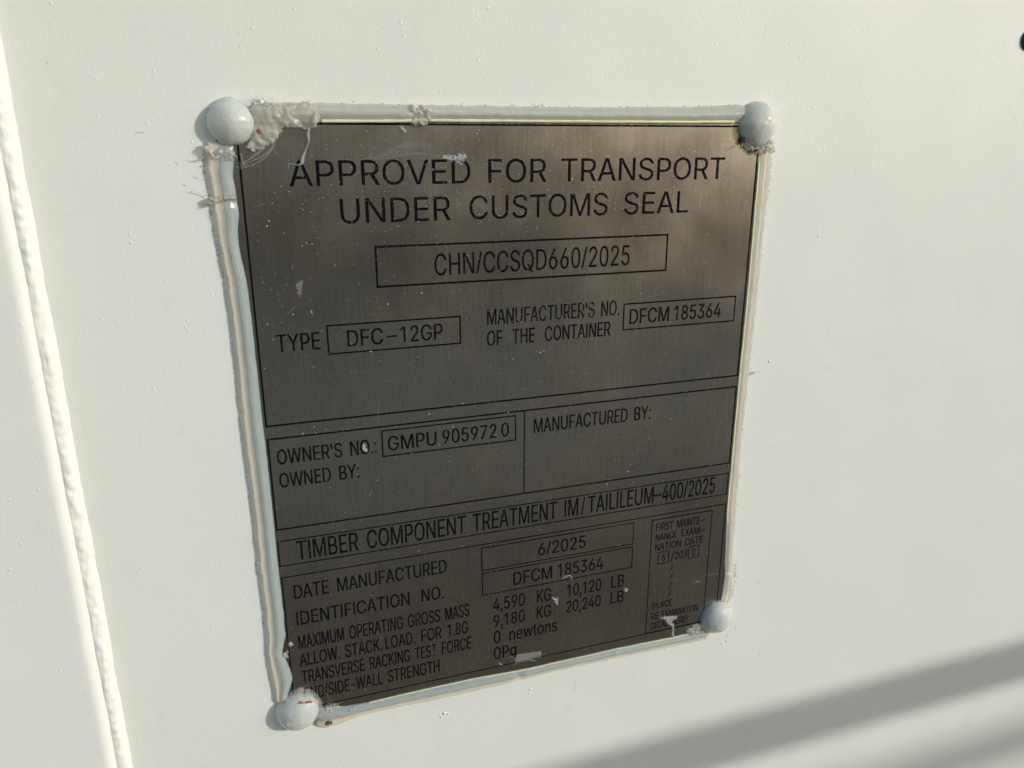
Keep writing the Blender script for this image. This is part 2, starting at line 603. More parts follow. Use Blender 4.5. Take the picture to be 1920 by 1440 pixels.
# black plug in the wall at the right of the plate
bm = bmesh.new()
rows = []
for r, o_ in ((4.5, WALL - 1), (4.5, WALL + 0.7), (4.1, WALL + 1.3), (2.6, WALL + 1.6), (0.4, WALL + 1.6)):
    rows.append([bm.verts.new(V(337.6 + r * math.cos(a), -37.3 + r * math.sin(a), o_)) for a in (2 * math.pi * k / 40 for k in range(40))])
grid_faces(bm, rows, True)
bm.faces.new(rows[0])
bm.faces.new(rows[-1])
tag(mesh_obj('rubber_plug', bm, RUBBER, smooth=True), 'black round plug in the white wall at its upper right', 'plug')


# ------------------------------------------------------------------ two rails outside the picture whose shadows cross the wall
def rail(name, label, top, bottom, dist, xa, xb, thick):
    """square bar whose shadow falls between the heights top and bottom (mm) on the wall"""
    t = dist / sun_dir.y * -1.0
    sh = sun_dir * t                                # from the wall to the bar
    root = thing(name, label, 'railing')
    zc = -(top + bottom) / 2 * MM + sh.z
    h = (bottom - top) * MM / 2 - thick * 0.18
    bm = bmesh.new()
    bmesh.ops.create_cube(bm, size=1, matrix=Matrix.Translation((((xa + xb) / 2), -dist, zc)) @ Matrix.Diagonal((xb - xa, thick, 2 * h, 1)))
    bmesh.ops.bevel(bm, geom=bm.edges[:], offset=0.002, segments=2, affect='EDGES')
    mesh_obj('rail', bm, STEEL, root)
    for x in (xb - 0.06,):
        bm = bmesh.new()
        zt = zc - h
        bmesh.ops.create_cube(bm, size=1, matrix=Matrix.Translation((x, -dist, (zt - 1.45) / 2)) @ Matrix.Diagonal((0.04, 0.04, zt + 1.45, 1)))
        mesh_obj('post', bm, STEEL, root)


rail('steel_railing', 'grey square steel rail standing in the yard before the wall', 292.8, 325.5, 0.95, 0.95, 3.2, 0.012)
rail('yard_railing', 'second grey rail farther out in the yard', 357.0, 388.0, 2.40, 2.5, 5.0, 0.012)

# ------------------------------------------------------------------ the plate
plate = thing('data_plate', 'brushed steel customs approval plate with black printed lettering, sealed to the white wall', 'data plate')
bm = bmesh.new()
bmesh.ops.create_cube(bm, size=1, matrix=Matrix.Translation(V(100.3, 115.6, -0.5)) @ Matrix.Diagonal((208.6 * MM, 1.0 * MM, 239.2 * MM, 1)))
bmesh.ops.bevel(bm, geom=bm.edges[:], offset=0.2 * MM, segments=2, affect='EDGES')
mesh_obj('metal_sheet', bm, METAL, plate)

GLYPHS = {
    "'": (206,[[(78,318),(70,509),(136,509),(128,318)]]),
    '(': (273,[[(89,207),(90,244),(94,283),(101,324),(109,364),(119,403),(132,441),(145,477),(160,510),(177,539),(236,539),(219,503),(204,466),(191,428),(179,390),(169,351),(161,313),(156,276),(152,241),(151,207),(152,176),(155,145),(160,115),(167,83),(177,50),(188,16),(202,-19),(218,-57),(236,-96),(177,-96),(150,-46),(128,4),(111,55),(99,106),(92,156)]]),
    ')': (273,[[(37,-96),(56,-56),(72,-18),(86,18),(97,52),(106,85),(113,116),(118,147),(121,177),(122,207),(121,241),(117,276),(112,313),(104,351),(94,390),(82,428),(69,466),(54,503),(37,539),(97,539),(113,510),(128,477),(142,441),(154,403),(164,364),(173,323),(179,283),(183,244),(184,207),(182,156),(174,104),(161,53),(144,3),(123,-47),(97,-96)]]),
    ',': (188,[[(38,-119),(68,71),(137,71),(84,-119)]]),
    '-': (453,[[(337,244),(337,188),(114,188),(114,244)]]),
    '.': (188,[[(95,-4),(83,-3),(73,1),(63,9),(55,18),(51,29),(50,41),(51,53),(55,64),(63,73),(73,81),(83,85),(95,87),(107,85),(118,81),(128,73),(135,64),(140,53),(141,41),(140,29),(135,18),(128,9),(118,1),(107,-3)]]),
    '/': (249,[[(235,533),(71,-76),(14,-76),(178,533)]]),
    '0': (453,[[(227,-7),(191,-3),(158,7),(130,24),(105,48),(85,77),(69,113),(57,155),(50,202),(48,254),(50,306),(57,353),(69,395),(85,431),(106,461),(130,484),(159,502),(191,512),(227,516),(262,512),(295,502),(323,484),(348,461),(368,431),(384,395),(396,353),(403,306),(405,254),(403,202),(396,155),(384,113),(368,77),(348,48),(323,24),(295,7),(263,-3)],[(227,50),(250,52),(271,60),(290,74),(306,92),(320,116),(330,144),(338,176),(342,213),(344,254),(342,295),(338,332),(330,365),(320,393),(306,416),(290,435),(271,449),(250,457),(227,460),(203,457),(182,449),(163,435),(147,416),(134,393),(123,365),(115,332),(111,295),(109,254),(111,213),(115,176),(123,144),(134,116),(147,92),(163,74),(182,60),(203,52)]]),
    '1': (453,[[(76,0),(76,55),(391,55),(391,0)],[(276,509),(276,0),(212,0),(212,448),(209,448),(86,358),(86,427),(198,509)]]),
    '2': (453,[[(64,0),(64,47),(282,282),(294,298),(303,312),(311,327),(316,341),(319,356),(320,371),(319,389),(315,405),(308,419),(298,431),(287,441),(273,449),(258,455),(241,458),(224,460),(205,458),(188,454),(172,447),(159,438),(148,427),(139,413),(132,398),(128,381),(127,362),(66,362),(68,391),(75,418),(86,442),(102,464),(121,482),(143,496),(168,507),(196,513),(225,516),(254,513),(281,507),(306,497),(328,482),(346,465),(361,445),(372,423),(379,398),(381,372),(380,354),(377,336),(371,318),(363,299),(351,280),(336,259),(317,235),(294,209),(267,180),(153,60),(153,57),(389,57),(389,0)]]),
    '3': (453,[[(218,-7),(188,-5),(159,1),(133,10),(108,22),(88,38),(70,57),(57,79),(48,104),(44,132),(109,132),(112,115),(118,100),(126,87),(137,76),(150,66),(165,59),(182,54),(200,51),(219,50),(239,51),(258,55),(275,61),(291,69),(304,80),(315,93),(323,108),(328,125),(329,145),(328,163),(323,180),(316,196),(306,211),(292,223),(275,234),(254,241),(229,246),(201,248),(157,248),(157,299),(288,448),(288,452),(70,452),(70,509),(372,509),(372,461),(211,278),(211,289),(247,290),(279,286),(308,276),(333,262),(354,244),(371,222),(383,198),(391,173),(393,145),(390,116),(383,90),(370,66),(354,45),(333,27),(309,12),(281,2),(251,-5)]]),
    '4': (453,[[(40,105),(40,158),(247,509),(311,509),(109,166),(109,163),(413,163),(413,105)],[(282,0),(282,318),(343,318),(343,0)]]),
    '5': (453,[[(221,-7),(192,-5),(165,1),(140,11),(118,25),(99,41),(83,60),(71,82),(63,105),(60,130),(122,130),(125,115),(130,102),(138,89),(148,78),(160,68),(173,60),(188,54),(204,51),(221,50),(241,51),(259,56),(276,64),(291,75),(304,89),(314,104),(322,122),(326,141),(328,162),(326,183),(321,203),(314,221),(303,237),(290,251),(275,262),(257,270),(238,275),(218,277),(201,276),(184,273),(167,268),(152,262),(139,255),(128,246),(67,253),(96,509),(366,509),(366,452),(151,452),(134,301),(136,301),(148,311),(162,318),(178,325),(194,330),(212,333),(229,334),(252,332),(274,328),(294,321),(313,311),(330,299),(345,285),(358,269),(370,251),(379,231),(386,210),(390,187),(391,163),(388,132),(381,102),(369,76),(352,52),(332,32),(309,15),(282,3),(253,-4)]]),
    '6': (453,[[(226,-7),(196,-4),(168,3),(142,15),(119,31),(100,51),(84,74),(73,101),(66,130),(64,162),(65,187),(71,212),(80,239),(93,268),(112,302),(137,340),(252,509),(322,509),(151,261),(145,261),(196,307),(208,311),(221,313),(235,314),(265,312),(291,305),(316,295),(337,280),(355,262),(370,240),(380,215),(387,187),(389,157),(387,127),(379,98),(368,73),(352,50),(333,30),(310,14),(284,3),(257,-4)],[(226,48),(245,50),(263,55),(279,63),(293,73),(304,86),(314,101),(322,119),(326,137),(327,157),(326,178),(322,196),(314,213),(304,228),(293,241),(279,251),(263,259),(245,264),(226,265),(207,264),(190,259),(174,252),(160,241),(148,229),(138,214),(131,197),(126,179),(125,158),(126,138),(131,119),(138,102),(148,86),(160,73),(174,63),(190,55),(207,50)]]),
    '7': (453,[[(97,0),(323,448),(323,452),(62,452),(62,509),(391,509),(391,449),(165,0)]]),
    '8': (453,[[(226,-7),(193,-5),(163,1),(136,11),(111,25),(91,42),(74,62),(62,84),(54,109),(52,135),(53,156),(58,176),(65,195),(75,212),(87,228),(101,241),(117,252),(134,260),(153,265),(153,267),(129,276),(109,289),(93,308),(80,330),(73,354),(70,380),(73,405),(79,429),(90,450),(106,469),(124,485),(146,498),(170,508),(197,514),(226,516),(255,514),(282,508),(306,498),(328,485),(346,469),(361,450),(373,429),(379,405),(382,380),(379,354),(372,330),(359,308),(343,289),(323,276),(300,267),(300,265),(319,260),(335,252),(351,241),(365,228),(377,212),(387,195),(395,176),(399,156),(401,135),(398,109),(391,84),(378,62),(362,42),(341,25),(317,11),(289,1),(259,-5)],[(226,49),(248,50),(267,54),(285,60),(300,69),(313,79),(323,91),(331,106),(335,121),(337,139),(335,157),(330,173),(322,189),(312,202),(298,213),(283,223),(265,230),(247,234),(226,235),(206,234),(187,230),(169,223),(154,213),(140,202),(130,189),(122,173),(117,157),(115,139),(117,121),(121,106),(129,91),(139,79),(152,69),(167,60),(185,54),(205,50)],[(226,290),(244,291),(260,294),(274,300),(287,308),(298,318),(307,330),(314,344),(318,359),(319,376),(318,392),(314,407),(308,420),(299,432),(288,442),(275,449),(260,455),(244,459),(226,460),(208,459),(192,455),(177,449),(164,442),(153,432),(145,420),(138,407),(134,392),(133,376),(134,359),(138,344),(145,330),(154,318),(165,308),(178,300),(193,294),(209,291)]]),
    '9': (453,[[(226,516),(256,513),(285,506),(310,494),(333,478),(352,458),(368,434),(380,408),(387,378),(389,347),(387,322),(382,296),(373,270),(359,240),(340,207),(315,168),(200,0),(130,0),(301,248),(307,248),(257,202),(245,198),(232,195),(218,195),(188,197),(161,203),(137,214),(116,229),(98,247),(83,269),(72,294),(66,321),(64,352),(66,382),(73,411),(85,436),(101,459),(120,479),(143,494),(168,506),(196,513)],[(226,460),(207,459),(190,454),(174,446),(160,435),(148,423),(138,407),(131,390),(127,372),(125,352),(127,331),(131,313),(138,295),(148,280),(160,268),(174,257),(190,250),(207,245),(226,243),(245,245),(263,249),(279,257),(293,267),(305,280),(314,295),(322,312),(326,330),(327,350),(326,371),(322,390),(314,407),(305,422),(293,435),(279,446),(263,454),(245,459)]]),
    ':': (188,[[(95,-4),(83,-3),(73,1),(63,9),(55,18),(51,29),(50,41),(51,53),(55,64),(63,73),(73,81),(83,85),(95,87),(107,85),(118,81),(128,73),(135,64),(140,53),(141,41),(140,29),(135,18),(128,9),(118,1),(107,-3)],[(95,271),(83,272),(73,277),(63,284),(55,294),(51,304),(50,316),(51,328),(55,339),(63,349),(73,356),(83,360),(95,362),(107,360),(118,356),(128,349),(135,339),(140,328),(141,316),(140,304),(135,294),(128,284),(118,277),(107,272)]]),
    'A': (480,[[(16,0),(201,509),(276,509),(463,0),(395,0),(287,302),(232,478),(245,478),(191,302),(85,0)],[(110,142),(110,199),(370,199),(370,142)]]),
    'B': (456,[[(60,0),(60,509),(241,509),(274,507),(304,501),(329,491),(350,477),(367,461),(381,442),(390,421),(396,398),(398,374),(397,353),(393,336),(387,320),(378,307),(368,295),(356,286),(343,278),(329,272),(315,267),(315,262),(331,260),(347,254),(363,245),(378,234),(391,220),(402,203),(411,184),(416,161),(418,136),(416,111),(410,88),(400,67),(386,48),(368,31),(344,18),(317,8),(284,2),(247,0)],[(125,57),(245,57),(281,60),(309,67),(330,80),(344,96),(353,115),(355,137),(354,153),(350,169),(342,184),(333,197),(320,209),(306,218),(289,225),(269,229),(248,231),(125,231)],[(125,285),(238,285),(256,287),(273,290),(288,296),(302,304),(314,314),(323,326),(330,340),(335,355),(336,372),(333,393),(326,412),(313,429),(294,442),(270,449),(240,452),(125,452)]]),
    'C': (510,[[(267,-7),(225,-3),(186,7),(150,25),(119,49),(92,79),(70,115),(53,157),(44,203),(40,254),(44,305),(53,352),(70,393),(92,429),(119,459),(150,484),(186,501),(225,512),(267,516),(293,514),(317,511),(340,504),(362,496),(383,485),(402,471),(419,456),(435,438),(448,418),(459,397),(467,373),(473,348),(408,348),(404,365),(397,380),(389,395),(380,407),(369,418),(357,428),(344,437),(330,444),(315,449),(300,453),(284,455),(267,456),(237,453),(209,445),(184,432),(161,414),(141,391),(125,364),(113,332),(106,295),(103,254),(106,213),(113,177),(125,145),(141,117),(161,94),(184,76),(210,63),(237,56),(267,53),(284,54),(300,56),(315,60),(330,65),(344,72),(357,81),(369,90),(380,102),(389,114),(397,128),(404,144),(408,160),(473,160),(467,135),(459,112),(448,91),(435,71),(420,53),(402,38),(383,24),(363,13),(341,5),(317,-2),(293,-6)]]),
    'D': (502,[[(219,0),(96,0),(96,57),(215,57),(254,60),(288,68),(318,81),(343,99),(363,122),(379,149),(390,181),(397,216),(399,255),(397,294),(390,329),(379,361),(364,388),(344,410),(320,428),(291,441),(258,449),(221,452),(93,452),(93,509),(225,509),(273,505),(315,495),(353,478),(385,455),(412,426),(433,391),(449,351),(458,306),(462,255),(458,205),(449,159),(433,119),(411,83),(384,54),(351,31),(312,14),(268,3)],[(125,509),(125,0),(60,0),(60,509)]]),
    'E': (419,[[(60,0),(60,509),(372,509),(372,452),(125,452),(125,286),(355,286),(355,229),(125,229),(125,57),(375,57),(375,0)]]),
    'F': (410,[[(60,0),(60,509),(369,509),(369,452),(125,452),(125,278),(346,278),(346,221),(125,221),(125,0)]]),
    'G': (520,[[(269,-7),(225,-3),(185,7),(149,25),(118,49),(91,79),(69,116),(53,157),(43,203),(40,254),(43,305),(53,352),(69,393),(91,429),(117,459),(149,484),(184,501),(223,512),(265,516),(291,514),(316,510),(340,504),(363,494),(384,483),(403,469),(421,453),(436,436),(449,416),(460,395),(468,373),(474,349),(408,349),(402,365),(395,379),(387,393),(378,406),(368,417),(356,427),(344,436),(330,443),(315,448),(300,453),(283,455),(265,456),(236,453),(209,445),(183,432),(160,414),(141,392),(125,364),(113,332),(106,295),(103,254),(106,213),(113,177),(125,145),(141,117),(161,95),(184,76),(210,63),(238,56),(269,53),(296,55),(322,61),(345,71),(365,85),(382,102),(396,123),(407,147),(413,173),(415,202),(434,199),(283,199),(283,256),(478,256),(478,200),(475,160),(466,124),(451,91),(431,62),(406,38),(377,19),(344,5),(308,-4)]]),
    'H': (517,[[(60,0),(60,509),(125,509),(125,289),(392,289),(392,509),(457,509),(457,0),(392,0),(392,232),(125,232),(125,0)]]),
    'I': (300,[[(31,0),(31,57),(118,57),(118,452),(31,452),(31,509),(269,509),(269,452),(183,452),(183,57),(269,57),(269,0)]]),
    'K': (467,[[(104,145),(104,216),(212,344),(364,509),(448,509),(231,276),(228,276)],[(60,0),(60,509),(125,509),(125,334),(124,225),(125,193),(125,0)],[(372,0),(188,259),(228,309),(449,0)]]),
    'L': (393,[[(60,0),(60,509),(125,509),(125,57),(361,57),(361,0)]]),
    'M': (628,[[(60,0),(60,509),(152,509),(277,187),(322,49),(307,49),(352,187),(476,509),(568,509),(568,0),(504,0),(507,457),(513,457),(456,291),(342,0),(286,0),(112,457),(119,457),(122,0)]]),
    'N': (523,[[(60,0),(60,509),(136,509),(343,183),(414,55),(405,54),(399,509),(463,509),(463,0),(387,0),(202,290),(108,452),(119,454),(125,291),(125,0)]]),
    'O': (533,[[(267,-7),(225,-3),(186,7),(150,25),(119,49),(92,79),(70,115),(53,157),(44,203),(40,254),(44,305),(53,352),(70,393),(92,429),(119,459),(150,484),(186,501),(225,512),(267,516),(309,512),(348,501),(384,484),(415,459),(442,429),(464,393),(480,352),(490,305),(493,254),(490,203),(480,157),(464,115),(442,79),(415,49),(384,25),(348,7),(309,-3)],[(267,53),(296,55),(324,63),(349,76),(372,94),(392,116),(408,144),(420,176),(428,213),(430,254),(428,295),(420,332),(408,365),(392,392),(372,415),(349,433),(324,446),(296,453),(267,456),(237,453),(210,445),(184,433),(161,415),(142,392),(125,364),(113,332),(106,295),(103,254),(106,213),(113,176),(125,144),(142,117),(161,94),(184,76),(210,63),(237,55)]]),
    'P': (445,[[(60,0),(60,509),(235,509),(272,506),(305,499),(332,487),(356,471),(375,452),(390,430),(400,404),(407,377),(409,348),(407,318),(400,291),(390,265),(375,243),(356,223),(332,207),(305,195),(272,188),(235,186),(109,186),(109,242),(233,242),(257,244),(279,248),(297,256),(312,266),(324,279),(333,294),(339,310),(343,328),(344,348),(343,367),(339,385),(333,402),(324,416),(312,428),(297,439),(279,446),(257,451),(232,452),(125,452),(125,0)]]),
    'Q': (533,[[(245,159),(313,159),(369,85),(384,65),(468,-48),(401,-48)],[(267,-7),(225,-3),(186,7),(150,25),(119,49),(92,79),(70,115),(53,157),(44,203),(40,254),(44,305),(53,352),(70,393),(92,429),(119,459),(150,484),(186,501),(225,512),(267,516),(309,512),(348,501),(384,484),(415,459),(442,429),(464,393),(480,352),(490,305),(493,254),(490,203),(480,157),(464,115),(442,79),(415,49),(384,25),(348,7),(309,-3)],[(267,53),(296,55),(324,63),(349,76),(372,94),(392,116),(408,144),(420,176),(428,213),(430,254),(428,295),(420,332),(408,365),(392,392),(372,415),(349,433),(324,446),(296,453),(267,456),(237,453),(210,445),(184,433),(161,415),(142,392),(125,364),(113,332),(106,295),(103,254),(106,213),(113,176),(125,144),(142,117),(161,94),(184,76),(210,63),(237,55)]]),
    'R': (449,[[(60,0),(60,509),(236,509),(273,506),(305,500),(333,489),(356,473),(376,455),(390,433),(401,408),(407,381),(409,352),(407,323),(401,296),(390,271),(376,250),(356,232),(333,217),(305,206),(273,200),(236,198),(96,198),(96,255),(234,255),(258,256),(280,260),(298,267),(313,276),(325,287),(334,300),(340,316),(344,333),(345,352),(344,371),(340,389),(334,405),(325,419),(313,430),(298,440),(279,446),(258,451),(233,452),(125,452),(125,0)],[(353,0),(230,229),(303,229),(428,0)]]),
    'S': (447,[[(224,-9),(188,-7),(156,-1),(128,9),(102,23),(81,40),(64,60),(51,83),(42,109),(38,137),(104,137),(108,118),(114,102),(123,88),(136,76),(150,66),(166,59),(185,53),(204,50),(224,49),(246,50),(267,54),(286,60),(303,69),(317,79),(329,92),(338,106),(344,122),(346,139),(344,154),(340,168),(332,179),(322,189),(310,197),(296,205),(184,239),(145,253),(112,269),(86,289),(67,313),(56,341),(52,372),(54,400),(62,425),(75,448),(92,468),(113,484),(138,498),(165,508),(195,514),(227,516),(259,514),(289,508),(316,498),(340,484),(360,468),(377,449),(390,427),(398,403),(401,378),(337,378),(332,402),(320,421),(302,437),(280,449),(254,456),(225,459),(204,457),(185,454),(167,448),(152,440),(139,430),(129,418),(121,405),(117,391),(115,376),(117,359),(122,345),(131,334),(142,324),(155,315),(169,308),(328,256),(344,248),(359,238),(372,226),(384,213),(395,198),(402,180),(407,161),(408,139),(406,112),(399,87),(386,64),(370,43),(349,25),(323,11),(294,0),(261,-7)]]),
    'T': (449,[[(32,452),(32,509),(417,509),(417,452),(257,452),(257,0),(193,0),(193,452)]]),
    'U': (517,[[(259,-8),(220,-6),(186,2),(154,15),(126,33),(103,55),(85,80),(71,108),(63,140),(60,173),(60,509),(124,509),(124,178),(126,155),(132,133),(141,113),(153,95),(169,80),(187,68),(208,59),(232,53),(259,52),(285,53),(309,59),(331,68),(349,80),(364,95),(377,113),(385,133),(391,155),(393,178),(393,509),(457,509),(457,173),(454,140),(446,108),(433,80),(414,55),(391,33),(363,15),(332,2),(297,-6)]]),
    'V': (480,[[(204,0),(16,509),(84,509),(192,206),(248,31),(235,31),(290,206),(395,509),(463,509),(278,0)]]),
    'W': (686,[[(155,0),(16,509),(82,509),(163,196),(197,40),(189,40),(224,196),(306,509),(380,509),(462,196),(497,40),(488,40),(523,196),(603,509),(670,509),(530,0),(455,0),(368,323),(336,475),(350,475),(318,323),(230,0)]]),
    'X': (474,[[(18,0),(217,284),(217,236),(29,509),(104,509),(243,292),(232,292),(374,509),(446,509),(259,239),(259,287),(456,0),(382,0),(292,129),(230,231),(244,231),(182,129),(91,0)]]),
    'Y': (472,[[(203,0),(203,208),(16,509),(91,509),(192,344),(231,274),(240,254),(250,230),(224,230),(233,254),(242,275),(280,344),(381,509),(455,509),(268,208),(268,0)]]),
    'e': (404,[[(212,-8),(177,-5),(145,3),(117,16),(92,35),(72,58),(56,85),(44,116),(37,150),(34,187),(36,224),(44,258),(55,290),(71,317),(91,340),(115,359),(142,373),(172,382),(205,384),(226,383),(246,380),(266,374),(285,366),(303,355),(319,341),(334,324),(347,305),(357,282),(365,256),(370,227),(371,194),(371,169),(75,169),(75,221),(338,221),(310,202),(308,226),(304,248),(298,269),(288,286),(277,301),(263,314),(246,323),(227,328),(205,330),(183,328),(164,323),(146,313),(131,301),(119,286),(109,270),(102,251),(97,231),(96,211),(96,178),(98,151),(102,127),(110,106),(121,88),(135,73),(151,61),(169,53),(190,48),(212,46),(227,47),(241,49),(254,53),(265,58),(276,65),(285,73),(294,82),(300,93),(306,105),(365,91),(358,72),(348,55),(335,39),(320,26),(302,14),(283,4),(261,-3),(237,-7)]]),
    'g': (425,[[(207,-151),(180,-149),(156,-146),(134,-140),(114,-132),(97,-122),(82,-110),(70,-97),(59,-84),(51,-69),(101,-41),(131,-74),(142,-82),(154,-88),(169,-93),(187,-96),(207,-97),(236,-95),(261,-87),(282,-75),(298,-58),(308,-34),(311,-6),(311,68),(306,68),(277,32),(266,23),(252,16),(236,10),(217,6),(195,5),(165,7),(138,14),(113,27),(90,43),(71,65),(55,90),(43,120),(36,154),(34,191),(36,229),(43,263),(55,293),(71,320),(90,342),(112,361),(138,374),(166,382),(196,384),(218,383),(237,379),(253,373),(267,365),(279,356),(308,319),(313,319),(313,379),(372,379),(372,-9),(370,-40),(363,-67),(350,-90),(334,-109),(314,-124),(291,-136),(265,-144),(237,-149)],[(205,59),(227,61),(246,66),(264,75),(278,87),(290,103),(300,121),(307,142),(311,166),(312,193),(311,219),(307,242),(300,264),(291,283),(279,299),(264,312),(247,322),(227,328),(205,330),(182,328),(163,322),(145,312),(130,298),(118,282),(109,262),(102,241),(98,218),(96,193),(98,167),(102,144),(109,123),(118,104),(131,88),(145,76),(163,66),(183,61)]]),
    'n': (410,[[(114,227),(114,0),(53,0),(53,379),(112,379),(112,287),(102,287),(116,319),(132,344),(152,362),(175,374),(200,382),(227,384),(252,383),(275,377),(295,369),(313,356),(328,340),(341,321),(350,298),(355,271),(357,240),(357,0),(296,0),(296,235),(293,263),(286,286),(273,304),(256,318),(235,326),(210,329),(192,328),(176,324),(161,317),(147,308),(136,297),(126,283),(119,266),(115,248)]]),
    'o': (415,[[(207,-8),(174,-5),(144,3),(117,16),(93,35),(72,58),(56,85),(44,116),(37,150),(34,187),(37,225),(44,260),(56,291),(72,318),(93,341),(117,360),(144,374),(174,382),(207,384),(241,382),(271,374),(299,360),(323,341),(343,318),(359,291),(371,260),(379,225),(381,187),(379,150),(371,116),(359,85),(343,58),(323,35),(299,16),(271,3),(241,-5)],[(207,46),(231,49),(252,55),(270,66),(285,80),(298,97),(307,117),(314,139),(318,163),(319,187),(318,212),(314,236),(307,258),(298,278),(285,296),(270,310),(252,321),(231,328),(207,330),(184,328),(163,321),(145,310),(130,296),(118,278),(108,258),(102,236),(98,212),(96,187),(98,163),(102,139),(108,117),(118,97),(130,80),(145,66),(163,55),(184,49)]]),
    's': (365,[[(182,-8),(157,-7),(133,-3),(112,3),(93,12),(76,24),(62,38),(50,54),(41,73),(36,94),(94,107),(101,87),(111,72),(124,60),(141,52),(160,47),(181,45),(206,47),(227,53),(244,62),(258,74),(265,88),(268,103),(266,115),(262,126),(254,136),(243,144),(229,150),(212,155),(149,170),(118,180),(92,192),(72,208),(58,227),(50,249),(47,274),(49,295),(55,314),(65,332),(79,347),(95,360),(115,370),(137,378),(161,383),(187,384),(212,383),(234,379),(254,372),(271,363),(286,352),(299,339),(309,324),(318,308),(324,290),(268,277),(262,291),(254,304),(243,316),(228,325),(210,331),(187,333),(166,331),(147,326),(131,317),(119,305),(111,292),(109,277),(110,264),(115,253),(124,243),(136,235),(152,229),(172,223),(229,209),(261,200),(287,187),(306,171),(320,153),(328,131),(331,107),(329,85),(323,65),(312,47),(298,31),(281,18),(260,6),(236,-2),(210,-7)]]),
    't': (227,[[(204,379),(204,327),(6,327),(6,379)],[(65,471),(126,471),(126,98),(127,83),(130,70),(136,61),(144,55),(156,51),(202,54),(213,2),(168,-4),(138,-1),(113,7),(92,21),(77,41),(68,64),(65,93)]]),
    'w': (567,[[(138,0),(23,379),(87,379),(133,214),(175,41),(165,41),(252,379),(316,379),(362,214),(402,41),(391,41),(434,214),(480,379),(545,379),(429,0),(368,0),(319,172),(277,338),(291,338),(199,0)]]),
    '–': (350,[[(350,244),(350,188),(0,188),(0,244)]]),
}
